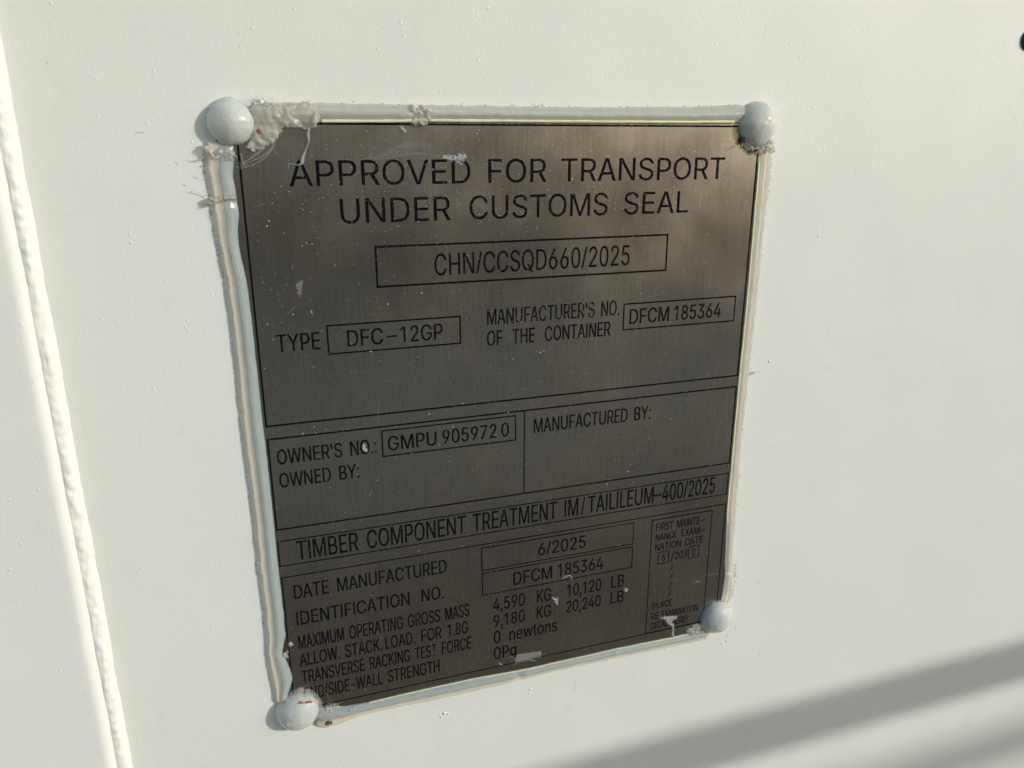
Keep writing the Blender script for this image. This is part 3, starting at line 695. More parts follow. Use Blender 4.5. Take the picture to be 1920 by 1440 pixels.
TEXT = [
    ['title1', 20.16, 11.77, [['APPROVED', 15.28, 78.55], ['FOR', 85.37, 108.04], ['TRANSPORT', 114.0, 184.94]]],
    ['title2', 33.05, 24.6, [['UNDER', 31.49, 70.9], ['CUSTOMS', 78.1, 133.7], ['SEAL', 140.72, 169.35]]],
    ['code', 53.02, 45.02, [['CHN/CCSQD660/2025', 64.35, 144.08]]],
    ['type', 77.35, 70.95, [['TYPE', 6.3, 21.24]]],
    ['typev', 77.3, 71.2, [['DFC', 31.07, 44.0], ['–', 45.63, 49.24], ['12GP', 50.61, 66.67]]],
    ['man1', 73.2, 67.05, [["MANUFACTURER'S", 84.45, 129.49], ['NO.', 132.54, 140.45]]],
    ['man2', 81.55, 75.6, [['OF', 84.28, 90.47], ['THE', 94.71, 103.91], ['CONTAINER', 108.32, 136.8]]],
    ['manv', 77.35, 71.15, [['DFCM', 145.41, 163.58], ['185364', 166.16, 188.62]]],
    ['own1', 120.15, 114.3, [["OWNER'S", 2.76, 26.32], ['NO.:', 29.51, 39.31]]],
    ['own2', 129.5, 123.7, [['OWNED', 2.77, 21.52], ['BY:', 24.81, 32.11]]],
    ['ownv', 120.0, 114.1, [['GMPU', 43.87, 63.0], ['905972', 65.52, 87.8], ['0', 90.0, 93.02]]],
    ['mby', 120.1, 114.0, [['MANUFACTURED', 103.99, 146.52], ['BY:', 149.86, 157.52]]],
    ['timber', 160.73, 152.62, [['TIMBER', 6.62, 30.11], ['COMPONENT', 33.65, 74.23], ['TREATMENT', 77.36, 114.8], ['IM', 118.5, 124.73], ['/', 126.41, 127.85], ['TAILILEUM', 129.46, 161.47], ['–', 161.54, 165.36], ['400/2025', 166.03, 193.21]]],
    ['date', 177.61, 171.48, [['DATE', 4.09, 17.26], ['MANUFACTURED', 20.82, 65.57]]],
    ['ident', 189.66, 183.57, [['IDENTIFICATION', 4.1, 49.46], ['NO.', 54.63, 63.91]]],
    ['max', 200.63, 194.46, [['MAXIMUM', 3.96, 21.91], ['OPERATING', 24.22, 46.24], ['GROSS', 48.49, 62.11], ['MASS', 64.56, 75.02]]],
    ['allow', 208.92, 202.92, [['ALLOW.', 3.78, 19.66], ['STACK.', 21.98, 36.95], ['LOAD.', 38.62, 50.9], ['FOR', 53.87, 62.57], ['1.8G', 65.37, 74.25]]],
    ['trans', 217.2, 211.15, [['TRANSVERSE', 4.05, 29.28], ['RACKING', 31.65, 48.58], ['TEST', 50.9, 60.08], ['FORCE', 62.57, 75.6]]],
    ['end', 225.56, 219.51, [['END/SIDE-WALL', 4.46, 36.47], ['STRENGTH', 38.76, 61.17]]],
    ['datev', 177.4, 171.28, [['6/2025', 106.53, 128.75]]],
    ['idv', 189.64, 183.39, [['DFCM', 95.11, 112.99], ['185364', 115.93, 137.7]]],
    ['v1', 200.73, 194.5, [['4,590', 85.85, 100.4], ['KG', 106.18, 112.78], ['10,120', 120.63, 137.21], ['LB', 142.38, 148.74]]],
    ['v2', 208.96, 202.95, [['9,180', 86.0, 100.44], ['KG', 106.14, 112.92], ['20,240', 120.41, 137.3], ['LB', 142.32, 148.91]]],
    ['v3', 217.32, 211.07, [['0', 86.05, 89.01], ['newtons', 93.28, 116.01]]],
    ['v4', 225.55, 219.38, [['0Pg', 86.07, 96.5]]],
    ['f1', 175.53, 171.59, [['FIRST', 163.87, 172.69], ['MAINTE', 174.69, 186.51], ['–', 187.35, 189.41]]],
    ['f2', 180.54, 176.97, [['NANCE', 163.93, 174.66], ['EXAMI', 177.59, 187.22], ['–', 187.8, 190.03]]],
    ['f3', 185.62, 181.99, [['NATION', 163.94, 177.46], ['DATE', 179.84, 189.15]]],
    ['f4', 191.83, 188.06, [['6', 167.85, 169.64], ['/', 172.48, 174.11], ['203', 174.73, 181.25], ['0', 183.59, 185.41]]],
    ['f5', 216.57, 213.11, [['(PLACE', 164.01, 174.62]]],
    ['f6', 222.48, 218.69, [['RE', 164.32, 167.91], ['EXAMINATION', 169.99, 189.3]]],
    ['f7', 227.74, 223.96, [['DECAL', 164.27, 173.44], ['HERE)', 175.67, 184.03]]],
]
CAP = 509.0
INK_UP = 0.03


def glyph(ch):
    if ch == 'I':
        return 188, [[[(62, 0), (126, 0), (126, 509), (62, 509)]]]
    if ch == '1':
        adv, ls = GLYPHS['1']
        return 400, [[[(x - 30, y) for x, y in ls[1]]]]
    if ch == '.':
        return 188, [[[(62, 0), (126, 0), (126, 68), (62, 68)]]]
    if ch == ':':
        return 188, [[[(62, 0), (126, 0), (126, 68), (62, 68)]], [[(62, 300), (126, 300), (126, 368), (62, 368)]]]
    adv, ls = GLYPHS[ch]
    if ch == 'Q':
        return adv, [[ls[0]], ls[1:]]
    if ch == '/':
        return adv, [[[(x, max(-8, min(515, y))) for x, y in ls[0]]]]
    if ch == '\u2013':
        return 370, [[[(x + 10, y) for x, y in ls[0]]]]
    return adv, [ls]


def ink_mesh(shapes):
    """shapes: (points in mm with y up, triangles) -> one flat ink mesh on the plate"""
    bm = bmesh.new()
    for gi, (pts, tris) in enumerate(shapes):
        up = INK_UP + 0.004 * (gi % 7)                 # touching strokes never share a plane
        vs = [bm.verts.new(V(x, -y, up)) for x, y in pts]
        for tri in tris:
            f = bm.faces.new([vs[i] for i in tri])
            f.normal_update()
            if f.normal.y > 0:
                f.normal_flip()
    return bm


def fill(groups, name):
    """outlines in mm, holes included"""
    return ink_mesh([([p for l in loops for p in l], tessellate_polygon([[Vector((x, y, 0)) for x, y in l] for l in loops])) for loops in groups])


def winding(loops, x, y):
    n = 0
    for l in loops:
        for i in range(len(l)):
            (x1, y1), (x2, y2) = l[i - 1], l[i]
            if (y1 <= y) != (y2 <= y):
                xc = x1 + (x2 - x1) * (y - y1) / (y2 - y1)
                if xc > x:
                    n += 1 if y2 > y1 else -1
    return n


SHAPES = {}


def glyph_shape(ch):
    """advance width and triangles of one letter (outlines may overlap: filled by winding)"""
    if ch not in SHAPES:
        adv, groups = glyph(ch)
        loops = [l for g_ in groups for l in g_]
        co, ed = [], []
        for l in loops:
            k = len(co)
            co += [Vector(p) for p in l]
            ed += [(k + i, k + (i + 1) % len(l)) for i in range(len(l))]
        vs, _, fs, _, _, _ = delaunay_2d_cdt(co, ed, [], 0, 1e-4)
        tris = [f for f in fs if winding(loops, sum(vs[i][0] for i in f) / 3 + 1e-5, sum(vs[i][1] for i in f) / 3 + 1.7e-5)]
        SHAPES[ch] = (adv, [(v[0], v[1]) for v in vs], tris)
    return SHAPES[ch]


def word_shapes(w, x0, x1, top, base):
    sy = (base - top) / CAP
    pen, items = 0.0, []
    for ch in w:
        adv, vs, tris = glyph_shape(ch)
        items.append((pen, vs, tris))
        pen += adv
    xs = [pn + vs[i][0] for pn, vs, tris in items for t in tris for i in t]
    lo, hi = min(xs), max(xs)
    sx = (x1 - x0) / (hi - lo)
    return [([(x0 + (pn + x - lo) * sx, -(base - y * sy)) for x, y in vs], tris) for pn, vs, tris in items]


def lettering(line, words, top, base, parent):
    shapes = []
    for w, x0, x1 in words:
        sp = 0.05 if base - top > 7.5 and line != 'timber' else (0.10 if base - top > 5 else 0.06)
        shapes += word_shapes(w, x0 - sp, x1 - sp, top, base)         # the ink has spread a little sideways
        second = word_shapes(w, x0 + sp, x1 + sp, top, base)
        if len(second) % 7 == 0:
            shapes.append(([], []))
        shapes += second
    bm = ink_mesh(shapes)
    for v in [v for v in bm.verts if not v.link_faces]:
        bm.verts.remove(v)
    o = mesh_obj('lettering', bm, INK, parent, normals=False)
    o['label'] = 'printed line ' + ' '.join(w for w, _, _ in words)
    return o


def frame(x0, x1, t, b, lw, name='printed_frame', extra=()):
    loops = [[(x0 - lw / 2, -(t - lw / 2)), (x1 + lw / 2, -(t - lw / 2)), (x1 + lw / 2, -(b + lw / 2)), (x0 - lw / 2, -(b + lw / 2))],
             [(x0 + lw / 2, -(t + lw / 2)), (x1 - lw / 2, -(t + lw / 2)), (x1 - lw / 2, -(b - lw / 2)), (x0 + lw / 2, -(b - lw / 2))]]
    return mesh_obj(name, fill([loops] + list(extra), 'frame'), INK, plate, normals=False)


F = {}
F['b1'] = frame(0, 200, 0, 104.7, 0.70)
F['code'] = frame(43.0, 160.8, 41.6, 55.95, 0.75)
F['type'] = frame(24.1, 73.6, 69.0, 79.5, 0.62)
F['man'] = frame(142.65, 195.5, 68.9, 79.6, 0.62)
F['b2'] = frame(0, 199.9, 109.85, 146.65, 0.66, extra=[[[(99.5, -110.18), (100.0, -110.18), (100.0, -146.32), (99.5, -146.32)]]])
F['gmpu'] = frame(41.7, 96.0, 111.6, 122.1, 0.55)
F['b3'] = frame(-0.1, 199.9, 151.7, 162.3, 0.50)
F['b4'] = frame(0, 200, 167.4, 229.5, 0.50)
F['date'] = frame(80.95, 152.3, 169.1, 179.8, 0.48)
F['id'] = frame(81.05, 152.3, 181.2, 191.8, 0.48)
F['first'] = frame(161.6, 192.9, 169.6, 229.3, 0.50)
F['6'] = frame(165.85, 171.25, 186.7, 192.8, 0.45)
F['0'] = frame(181.95, 187.35, 186.65, 192.85, 0.45)

OWNER = {'code': 'code', 'typev': 'type', 'manv': 'man', 'ownv': 'gmpu', 'timber': 'b3', 'datev': 'date', 'idv': 'id'}
for line, base, top, words in TEXT:
    if line == 'f4':
        lettering(line, [words[0]], 187.8, 191.7, F['6'])
        lettering(line, [words[3]], 187.8, 191.7, F['0'])
        lettering(line, [words[2]], 187.95, 191.8, plate)
        groups = [[[(x0 - 0.22, -b), (x0 + 0.22, -b), (x1 + 0.22, -t), (x1 - 0.22, -t)]]
                  for x0, b, x1, t in ((172.6, 193.2, 174.1, 187.0), (172.6, 197.8, 174.1, 194.3), (172.5, 202.4, 174.1, 199.0), (172.5, 207.1, 174.0, 203.6), (172.5, 211.8, 174.0, 208.2))]
        o = mesh_obj('lettering', fill(groups, 'slashes'), INK, plate, normals=False)
        o['label'] = 'column of five printed slashes'
        continue
    lettering(line, words, top, base, F[OWNER[line]] if line in OWNER else plate)

# ------------------------------------------------------------------ beads of sealant along the four edges
def bead(label, axis, inner, outer, t0, t1, h, peak, seed, sharp=0.75, flat=0.5, drop=0.5, pale=(2, 3), mats=None, lip=None, notch=(), rough=0.12, ragged=0.25, step=0.7):
    root = thing('sealant_bead', label, 'sealant bead', 'silicone beads along the plate edges')
    bm = bmesh.new()
    rows = []
    n = int((t1 - t0) / step)
    M = 30
    for i in range(n + 1):
        t = t0 + (t1 - t0) * i / n
        a = lerp_path(inner, axis, t) + 0.16 * nz(t, seed, 1, 0.21) + 0.10 * nz(t, seed, 2, 0.8)
        b = lerp_path(outer, axis, t) + 0.30 * nz(t, seed, 3, 0.17) + ragged * nz(t, seed, 4, 0.9)
        end = min(1, (i + 0.001) / n * (t1 - t0) / 2.0, (1 - i / n + 0.0001) * (t1 - t0) / 2.0)
        cut = 1.0
        ro = rough
        for (c, wd, dp) in notch:
            q = math.exp(-((t - c) / wd) ** 2)
            cut -= dp * q
            ro += 0.5 * q
        up, lo = [], []
        for j in range(M + 1):
            s = j / M
            p = a + (b - a) * s
            if s < peak:                                   # rises steeply from the plate ...
                pr = math.sin(math.pi / 2 * s / peak) ** sharp
            else:                                          # ... and runs out in a flat flange on the wall
                q = (s - peak) / (1 - peak)
                pr = (flat + (1 - flat) * (0.5 + 0.5 * math.cos(math.pi * min(1, q / 0.45)))) * min(1, (1 - q) / 0.22) ** 0.5
            hh = h * pr * cut * (0.25 + 0.75 * end)
            hh *= 1 + ro * (nz(t, seed + s * 2.2, 5, 0.25) + 0.6 * nz(t * 2.2, seed + s * 6, 6, 0.5))
            hh += (0.10 * nz(s * 9, seed, 7.5) + 0.07 * nz(s * 23, seed + t * 0.01, 8.5)) * min(1, 4 * s * (1 - s))      # tool lines
            base = -1.18 if s > 0.55 else (-0.02 if s < 0.45 else -0.02 - 1.16 * (s - 0.45) / 0.1)
            c = [0, 0]
            c[axis] = t
            c[1 - axis] = p
            q = max(0, min(1, (s - drop) / (1 - drop)))
            up.append(bm.verts.new(V(c[0], c[1], 0.02 - 1.16 * q * q * (3 - 2 * q) + max(0, hh))))
            lo.append(bm.verts.new(V(c[0], c[1], base - 0.05)))
        rows.append(up + lo[::-1])
    grid_faces(bm, rows, True)
    bm.faces.new(rows[0])
    bm.faces.new(rows[-1])
    bm.faces.ensure_lookup_table()
    W2 = 2 * (M + 1)
    for i in range(n):
        for j in range(W2):
            f_ = bm.faces[i * W2 + j]
            if j > M:
                f_.material_index = 2
            elif pale[0] <= (j + 0.5) / M <= pale[1]:
                f_.material_index = 1
    body, edge = mats or (SIL, FLANGE_SUN)
    o = mesh_obj('bead_body', bm, body, root, smooth=True)
    o.data.materials.append(edge)
    o.data.materials.append(CONTACT)
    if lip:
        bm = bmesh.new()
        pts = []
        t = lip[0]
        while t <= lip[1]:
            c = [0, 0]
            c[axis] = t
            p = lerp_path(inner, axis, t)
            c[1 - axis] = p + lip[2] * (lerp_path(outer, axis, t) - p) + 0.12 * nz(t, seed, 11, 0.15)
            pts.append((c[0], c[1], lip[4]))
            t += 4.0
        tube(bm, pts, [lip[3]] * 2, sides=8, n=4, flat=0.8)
        mesh_obj('painted_caustic_lip', bm, LIP_CAUSTIC, root, smooth=True)  # extra strip carrying the painted caustic line
    return root


def ragged_edge(root, axis, path, t0, t1, count, seed, size=0.6, side=1, material=None):
    """torn wisps of sealant standing along a bead's outer edge"""
    rng = random.Random(seed)
    bm = bmesh.new()
    for _ in range(count):
        t = rng.uniform(t0, t1)
        p = lerp_path(path, axis, t) + side * rng.uniform(-0.3, 0.5)
        L = size * rng.uniform(0.4, 1.8)
        an = rng.uniform(0, 6.28)
        c = [0, 0]
        c[axis] = t
        c[1 - axis] = p
        pts = [(c[0], c[1], WALL + 0.15)]
        for k in (1, 2):
            an += rng.uniform(-0.9, 0.9)
            pts.append((pts[-1][0] + math.cos(an) * L * 0.5, pts[-1][1] + math.sin(an) * L * 0.5, WALL + 0.15 + rng.uniform(0.1, 0.8) * k * 0.5))
        r = rng.uniform(0.05, 0.16)
        tube(bm, pts, [r * 1.6, r, 0.02], sides=5, n=3, flat=0.6)
    mesh_obj('torn_edge', bm, material or SCRAP, root, smooth=True)


TOP_IN = [(5, -0.2), (26.7, -0.3), (50, -0.6), (67.5, -0.9), (120, -1.0), (161, -1.0), (187, -1.2), (195, -1.3)]
TOP_OUT = [(5, -6.5), (27.7, -6.6), (66, -6.4), (109.5, -6.4), (128.6, -6.5), (171, -7.2), (188.7, -8.2), (195, -7.5)]
top = bead('translucent grey sealant bead along the top edge, with a torn notch', 0, TOP_IN, TOP_OUT, 8, 194, 1.7, 0.5, 11.0, sharp=0.6, flat=0.75, pale=(-1, 0.12), mats=(GREY, CREAM_SUN),
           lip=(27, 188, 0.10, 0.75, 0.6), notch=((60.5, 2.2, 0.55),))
ragged_edge(top, 0, TOP_OUT, 100, 113, 10, 3, 0.8, -1)
ragged_edge(top, 0, TOP_OUT, 30, 190, 70, 4, 0.5, -1)

LEFT_IN = [(-1.4, 9), (-1.4, 10.8), (-2.4, 16.0), (-2.0, 23.2), (-1.7, 28.6), (-2.7, 34.0), (-2.9, 39.5), (-1.9, 48.2), (-1.3, 54.6), (-1.2, 66.3),
           (-1.1, 86.3), (-1.0, 101.1), (-0.8, 118.7), (-0.7, 138.9), (-0.7, 162.5), (-0.5, 182.3), (-0.6, 192.6), (-2.4, 200.3), (-0.2, 209.2), (0.6, 213.3), (-2.0, 221)]
LEFT_OUT = [(-10.6, 6), (-11.1, 14.2), (-10.4, 21.2), (-10.6, 26), (-10.2, 34.5), (-9.5, 39.3), (-8.7, 54.4), (-8.4, 66.0), (-8.3, 84.0), (-8.7, 100.6), (-8.4, 120.2),
            (-8.1, 142.7), (-8.4, 161.8), (-8.0, 181.4), (-8.7, 201.9), (-8.6, 207.5), (-7.6, 219.6)]
left = bead('wide ridged sealant bead down the left edge, knotted near its top', 1, LEFT_IN, LEFT_OUT, 6, 224, 1.35, 0.42, 23.0, sharp=0.8, flat=0.5, drop=0.78, pale=(0.50, 2), ragged=0.4,
            notch=((24.5, 1.6, 0.5), (9, 3, 0.2), (200.5, 1.5, 0.3)))
ragged_edge(left, 1, LEFT_OUT, 10, 50, 40, 15, 0.9, -1)
ragged_edge(left, 1, LEFT_OUT, 10, 215, 80, 5, 0.5, -1)
ragged_edge(left, 1, LEFT_IN, 10, 60, 24, 16, 0.6, 1)

RIGHT_IN = [(200.6, 9), (200.5, 13.4), (200.8, 42.0), (200.9, 72.7), (200.6, 108.8), (200.7, 135.8), (200.7, 169.0), (201.6, 183.9), (202.6, 200), (203.2, 206), (202.8, 214.3), (202, 222)]
RIGHT_OUT = [(207.4, 9), (207.6, 13.5), (207.2, 42.4), (207.2, 73.3), (206.6, 107.2), (206.1, 136.9), (206.7, 170.5), (206.7, 185.4), (207.4, 203.8), (209.0, 216.3), (208, 222)]
right = bead('slim rounded sealant bead down the right edge with crumbly outer side', 1, RIGHT_IN, RIGHT_OUT, 8, 222, 1.05, 0.68, 37.0, sharp=1.25, flat=0.8, pale=(-1, 0.52), mats=(GREY, CREAM_SUN),
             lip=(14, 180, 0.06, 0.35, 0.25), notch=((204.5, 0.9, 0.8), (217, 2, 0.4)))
ragged_edge(right, 1, RIGHT_OUT, 8, 30, 60, 6, 0.7, 1)
ragged_edge(right, 1, RIGHT_OUT, 30, 215, 90, 7, 0.5, 1)
ragged_edge(right, 1, [(208, 198), (210, 206), (209, 222)], 200, 221, 40, 8, 0.9, 1)

BOT_IN = [(8, 230.6), (12.8, 230.9), (20, 232.6), (29.7, 233.2), (55, 232.8), (74.4, 232.8), (85.6, 233.4), (102, 234.1), (109.6, 234.1), (147, 233.9), (179, 234.6), (191.5, 234.3), (197, 234)]
BOT_OUT = [(8, 240.5), (11.1, 242.3), (18.6, 241.6), (27.3, 239.8), (38.8, 239.4), (55, 240.3), (74.6, 240.6), (86, 240.4), (118, 239.5), (152.7, 240.0), (189, 241.0), (197, 241)]
bottom = bead('sealant bead along the bottom edge, painted beige sun glow outside, grey inside', 0, BOT_IN, BOT_OUT, 8, 197, 1.25, 0.42, 51.0, sharp=0.8, flat=0.5, drop=0.8, pale=(0.55, 2), ragged=0.35,
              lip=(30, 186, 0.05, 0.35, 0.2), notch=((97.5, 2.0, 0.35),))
ragged_edge(bottom, 0, BOT_OUT, 15, 190, 40, 9, 0.5, 1)
ragged_edge(bottom, 0, BOT_IN, 15, 190, 50, 17, 0.4, -1)


# ------------------------------------------------------------------ blobs over the rivets
def blob(label, x, d, r, hr, seed, lump=0.05, rust=(), grime=()):
    root = thing('sealant_blob', label, 'sealant blob', 'silicone blobs over the plate corners')
    bm = bmesh.new()
    rows = []
    for i in range(49):
        e = math.pi / 2 * i / 48
        row = []
        for k in range(128):
            a = 2 * math.pi * k / 128
            u = Vector((math.cos(a) * math.cos(e), math.sin(a) * math.cos(e), math.sin(e)))
            f = 1 + lump * noise.noise(u * 1.3 + Vector((seed, 0, 0))) + 0.35 * lump * noise.noise(u * 4 + Vector((0, seed, 0))) + 0.007 * noise.noise(u * 12 + Vector((seed, seed, 0))) * max(0, u.z)
            row.append(bm.verts.new(V(x + r * f * u.x, d + r * f * u.y, -0.9 + (r * hr * f + 0.9) * u.z)))
        rows.append(row)
    grid_faces(bm, rows, True)
    bm.faces.new(rows[0])
    bm.faces.new(rows[-1])
    bmesh.ops.remove_doubles(bm, verts=bm.verts[:], dist=1e-7)
    mesh_obj('blob_body', bm, BLOB, root, smooth=True)
    for (px, pd, po, pr, pl) in rust:
        bm = bmesh.new()
        k = bmesh.ops.create_icosphere(bm, subdivisions=3, radius=1)['verts']
        for v in k:
            f = 1 + 0.4 * noise.noise(v.co * 1.7 + Vector((px, pd, 0)))
            v.co = Vector((v.co.x * pr * pl * f * MM, v.co.y * pr * 0.6 * MM, v.co.z * pr * f * MM)) + V(px, pd, po)
        mesh_obj('rust_speck', bm, RUST, root, smooth=True)
    for (px, pd, po, pr, pl) in grime:
        bm = bmesh.new()
        k = bmesh.ops.create_icosphere(bm, subdivisions=3, radius=1)['verts']
        for v in k:
            f = 1 + 0.5 * noise.noise(v.co * 1.9 + Vector((px, pd, 0)))
            v.co = Vector((v.co.x * pr * pl * f * MM, v.co.y * pr * 0.6 * MM, v.co.z * pr * f * MM)) + V(px, pd, po)
        mesh_obj('grime_speck', bm, GRIME, root, smooth=True)
    return root


blob('milky sealant blob at the top left corner, an orange rust speck at its right', -1.6, -0.3, 7.5, 0.74, 1.0,
     rust=((7.0, 2.5, 2.0, 0.75, 1.1),), grime=((-6.2, 5.4, 1.4, 0.45, 0.7),))
blob('milky sealant blob at the top right corner above torn brown shreds', 198.4, -1.0, 8.8, 0.74, 2.0, lump=0.06)
blob('smooth sealant blob at the bottom right corner beside the boxed small print', 200.0, 228.2, 8.75, 0.74, 3.0, lump=0.05)
blob('sealant blob at the bottom left corner with two orange rust streaks above it', 1.0, 229.7, 8.75, 0.74, 4.0, lump=0.05,
     rust=((1.2, 223.5, 3.9, 0.42, 1.6), (2.3, 223.0, 4.0, 0.55, 1.3), (3.2, 223.5, 3.9, 0.34, 1.8), (4.6, 223.6, 3.9, 0.45, 1.2), (5.7, 223.7, 3.8, 0.50, 1.7), (6.8, 224.4, 3.4, 0.30, 1.4), (3.0, 224.2, 4.1, 0.22, 1.2)))


# ------------------------------------------------------------------ torn scraps, strings and crumbs of sealant
def scrap(label, cat, polys=(), tubes=(), material=SCRAP, name='sealant_scrap'):
    bm = bmesh.new()
    for kw in polys:
        lumpy(bm, **kw)
    for pts, rads in tubes:
        tube(bm, pts, rads)
    o = mesh_obj(name, bm, material, smooth=True)
    return tag(o, label, cat)


def lift(pts, out):
    return [(x, d, out if not isinstance(out, (list, tuple)) else out[i]) for i, (x, d) in enumerate(pts)]


rng = random.Random(5)
spikes = []
for _ in range(26):
    x, d = rng.uniform(5.5, 12), rng.uniform(-7.8, -5.2)
    a = rng.uniform(-2.6, -0.5)
    spikes.append(([(x, d, 0.2), (x + math.cos(a) * 0.8, d + math.sin(a) * 0.7, 0.8), (x + math.cos(a) * 1.4, d + math.sin(a) * 1.3, 0.7)], [0.2, 0.1, 0.03]))
scrap('lumpy torn sealant between the top left blob and the top bead', 'sealant scrap',
      [dict(poly=[(5.0, -5.8), (8, -6.2), (9.8, -5.2), (13.3, -5.8), (18.3, -6.2), (21, -6.8), (24.1, -7.8), (26.1, -5.4), (27.5, -4), (27, -1), (25.2, 1.6), (23.0, 1.9), (17.7, 1.3), (14.8, 1.7), (13.6, 3.8), (11.3, 6.2), (8, 8.0), (5.1, 8.9), (2, 8.4), (4, 3)],
            h=1.7, rough=0.85, round_=2.0, ns=0.22, seed=3.0, ragged=0.9, step=0.28)], spikes)
scrap('white flap of paint and sealant above the top left blob', 'sealant scrap',
      [dict(poly=[(5.6, -6.4), (9.5, -7.6), (10.5, -6.6), (8.5, -5.4), (6, -5.2)], h=0.9, rough=0.6, round_=0.8, ns=1.0, seed=8.0, base=-1.1)],
      material=PAINT_WELD)
scrap('milky string of sealant hanging from the top bead onto the first letter', 'sealant string', (),
      [(lift([(22.9, 1.3), (22.5, 3.8), (22.5, 5.9), (21.2, 8.8), (20.2, 10.9), (19.8, 12.5), (18.5, 13.4)], [1.2, 0.9, 0.7, 0.6, 0.7, 0.7, 0.4]), [0.35, 0.45, 0.22, 0.25, 0.55, 0.6, 0.25]),
       (lift([(18.7, 13.3), (15.7, 12.8), (15.3, 13.9), (15.1, 15.3)], 0.35), [0.25, 0.14, 0.13, 0.05])])
scrap('clear curled shreds of sealant below the top left blob', 'sealant string', (),
      [(lift([(13.3, 2.7), (11.3, 5.9), (9.6, 8.7), (6.3, 10.8), (1.2, 12.9), (-1.7, 13.9)], [0.8, 0.6, 0.4, 0.4, 0.4, 0.4]), [0.5, 0.35, 0.25, 0.22, 0.15, 0.08]),
       (lift([(9.9, 5.9), (6.4, 9.0), (2.7, 11.5), (0.5, 12.5)], 0.5), [0.6, 0.4, 0.2, 0.05]),
       (lift([(12.6, 5.2), (10.4, 8.4), (6.8, 11.6), (2.4, 13.6), (-1.4, 14.2)], 0.3), [0.1, 0.2, 0.25, 0.2, 0.05]),
       (lift([(11.1, 8.0), (12.0, 9.8), (13.3, 10.7)], 0.3), [0.1, 0.08, 0.04]),
       (lift([(0.8, 9.5), (0.9, 11.6), (1.6, 13.6)], 0.4), [0.3, 0.2, 0.08]),
       (lift([(-0.5, 12.2), (2.0, 13.2), (5.0, 13.4), (7.4, 14.2)], 0.3), [0.08, 0.12, 0.1, 0.03])], material=FILM)
scrap('fine clear thread of sealant below the top left corner', 'sealant string', (),
      [(lift([(6.6, 9.0), (6.4, 13), (6.2, 16.1), (5.4, 21.5), (4.7, 26.2)], 0.15), [0.07, 0.06, 0.07, 0.05, 0.07]),
       (lift([(2.6, 26.6), (4.7, 26.3), (7.2, 25.5)], 0.15), [0.03, 0.1, 0.04])], material=FILM)
scrap('crumpled torn sealant in the notch of the top bead', 'sealant scrap',
      [dict(poly=[(56.6, -5.8), (58, -6.9), (60.5, -6.4), (63.3, -6.6), (65, -5.0), (64.8, -2), (63.5, 0.4), (59, 0.9), (57.2, 0.3), (57.6, -2.5)], h=1.7, rough=0.95, round_=1.2, ns=0.8, seed=13.0, ragged=0.7, step=0.3)])
scrap('small white tuft of sealant under the notch of the top bead', 'sealant scrap',
      [dict(poly=[(52.4, 0.2), (54.2, 0.5), (56.4, 2.4), (55.2, 3.0), (53.6, 1.9)], h=0.8, rough=0.9, round_=0.6, ns=1.2, seed=14.0, step=0.25)])

# the smear: a fan of thin drag lines
tb = []
rng = random.Random(12)
for k in range(60):
    f = rng.random()
    s0 = rng.uniform(0, 0.45)
    s1 = s0 + rng.uniform(0.2, 0.55)
    arc = [(40.5, 11.2 + 0.6 * f), (47, 9.4 + 2.2 * f), (54, 6.4 + 4.4 * f), (60.5, 4.9 + 5.4 * f), (65.6, 5.7 + 5.2 * f), (69.2, 9.3 + 3.4 * f)]
    path = catmull([(x, d, 0) for x, d in arc], 8)
    a, b = int(s0 * (len(path) - 1)), min(len(path) - 1, int(s1 * (len(path) - 1)))
    pts = [(p.x, p.y + 0.1 * rng.uniform(-1, 1), 0.05) for p in path[a:b + 1:2]]
    if len(pts) >= 3:
        r = rng.choice((0.03, 0.04, 0.05, 0.07, 0.12))
        tb.append((pts, [0.02, r, r * 0.8, 0.02]))
scrap('arched smear of dragged sealant over the word APPROVED', 'sealant smear',
      [dict(poly=[(67.8, 9.2), (70, 10.2), (72.5, 10.9), (75, 9.2), (77.2, 9.8), (76.6, 12.4), (75.2, 13.7), (72.8, 12.6), (70.5, 12.4), (68.2, 11.4)], h=0.16, rough=1.6, round_=0.3, ns=1.9, seed=21.0, step=0.2, ragged=1.5)],
      tb, material=STREAK, name='sealant_smear')
scrap('thin curved scratch of sealant crossing the E of UNDER', 'sealant string', (),
      [(lift([(58.6, 29.4), (59.8, 28.0), (64.4, 23.4), (67.7, 21.5), (70.4, 20.8)], 0.08), [0.03, 0.09, 0.08, 0.09, 0.03])], material=SCRAP)
scrap('tiny hooked fibre between the top bead and the word FOR', 'fibre', (),
      [(lift([(110.2, 4.4), (111.3, 4.2), (112.7, 4.8), (112.3, 5.8), (111.4, 6.8)], 0.15), [0.08, 0.12, 0.12, 0.1, 0.04])])
scrap('tiny straight fibre above the word FOR', 'fibre', (), [(lift([(106.8, 10.2), (107.8, 8.9), (109.3, 8.4)], 0.1), [0.04, 0.09, 0.04])])
scrap('small check-shaped shred of sealant right of the word UNDER', 'fibre', (),
      [(lift([(71.2, 27.3), (72.4, 27.6), (73.9, 28.0), (74.6, 27.4), (75.2, 26.2)], 0.12), [0.04, 0.12, 0.2, 0.1, 0.04])])
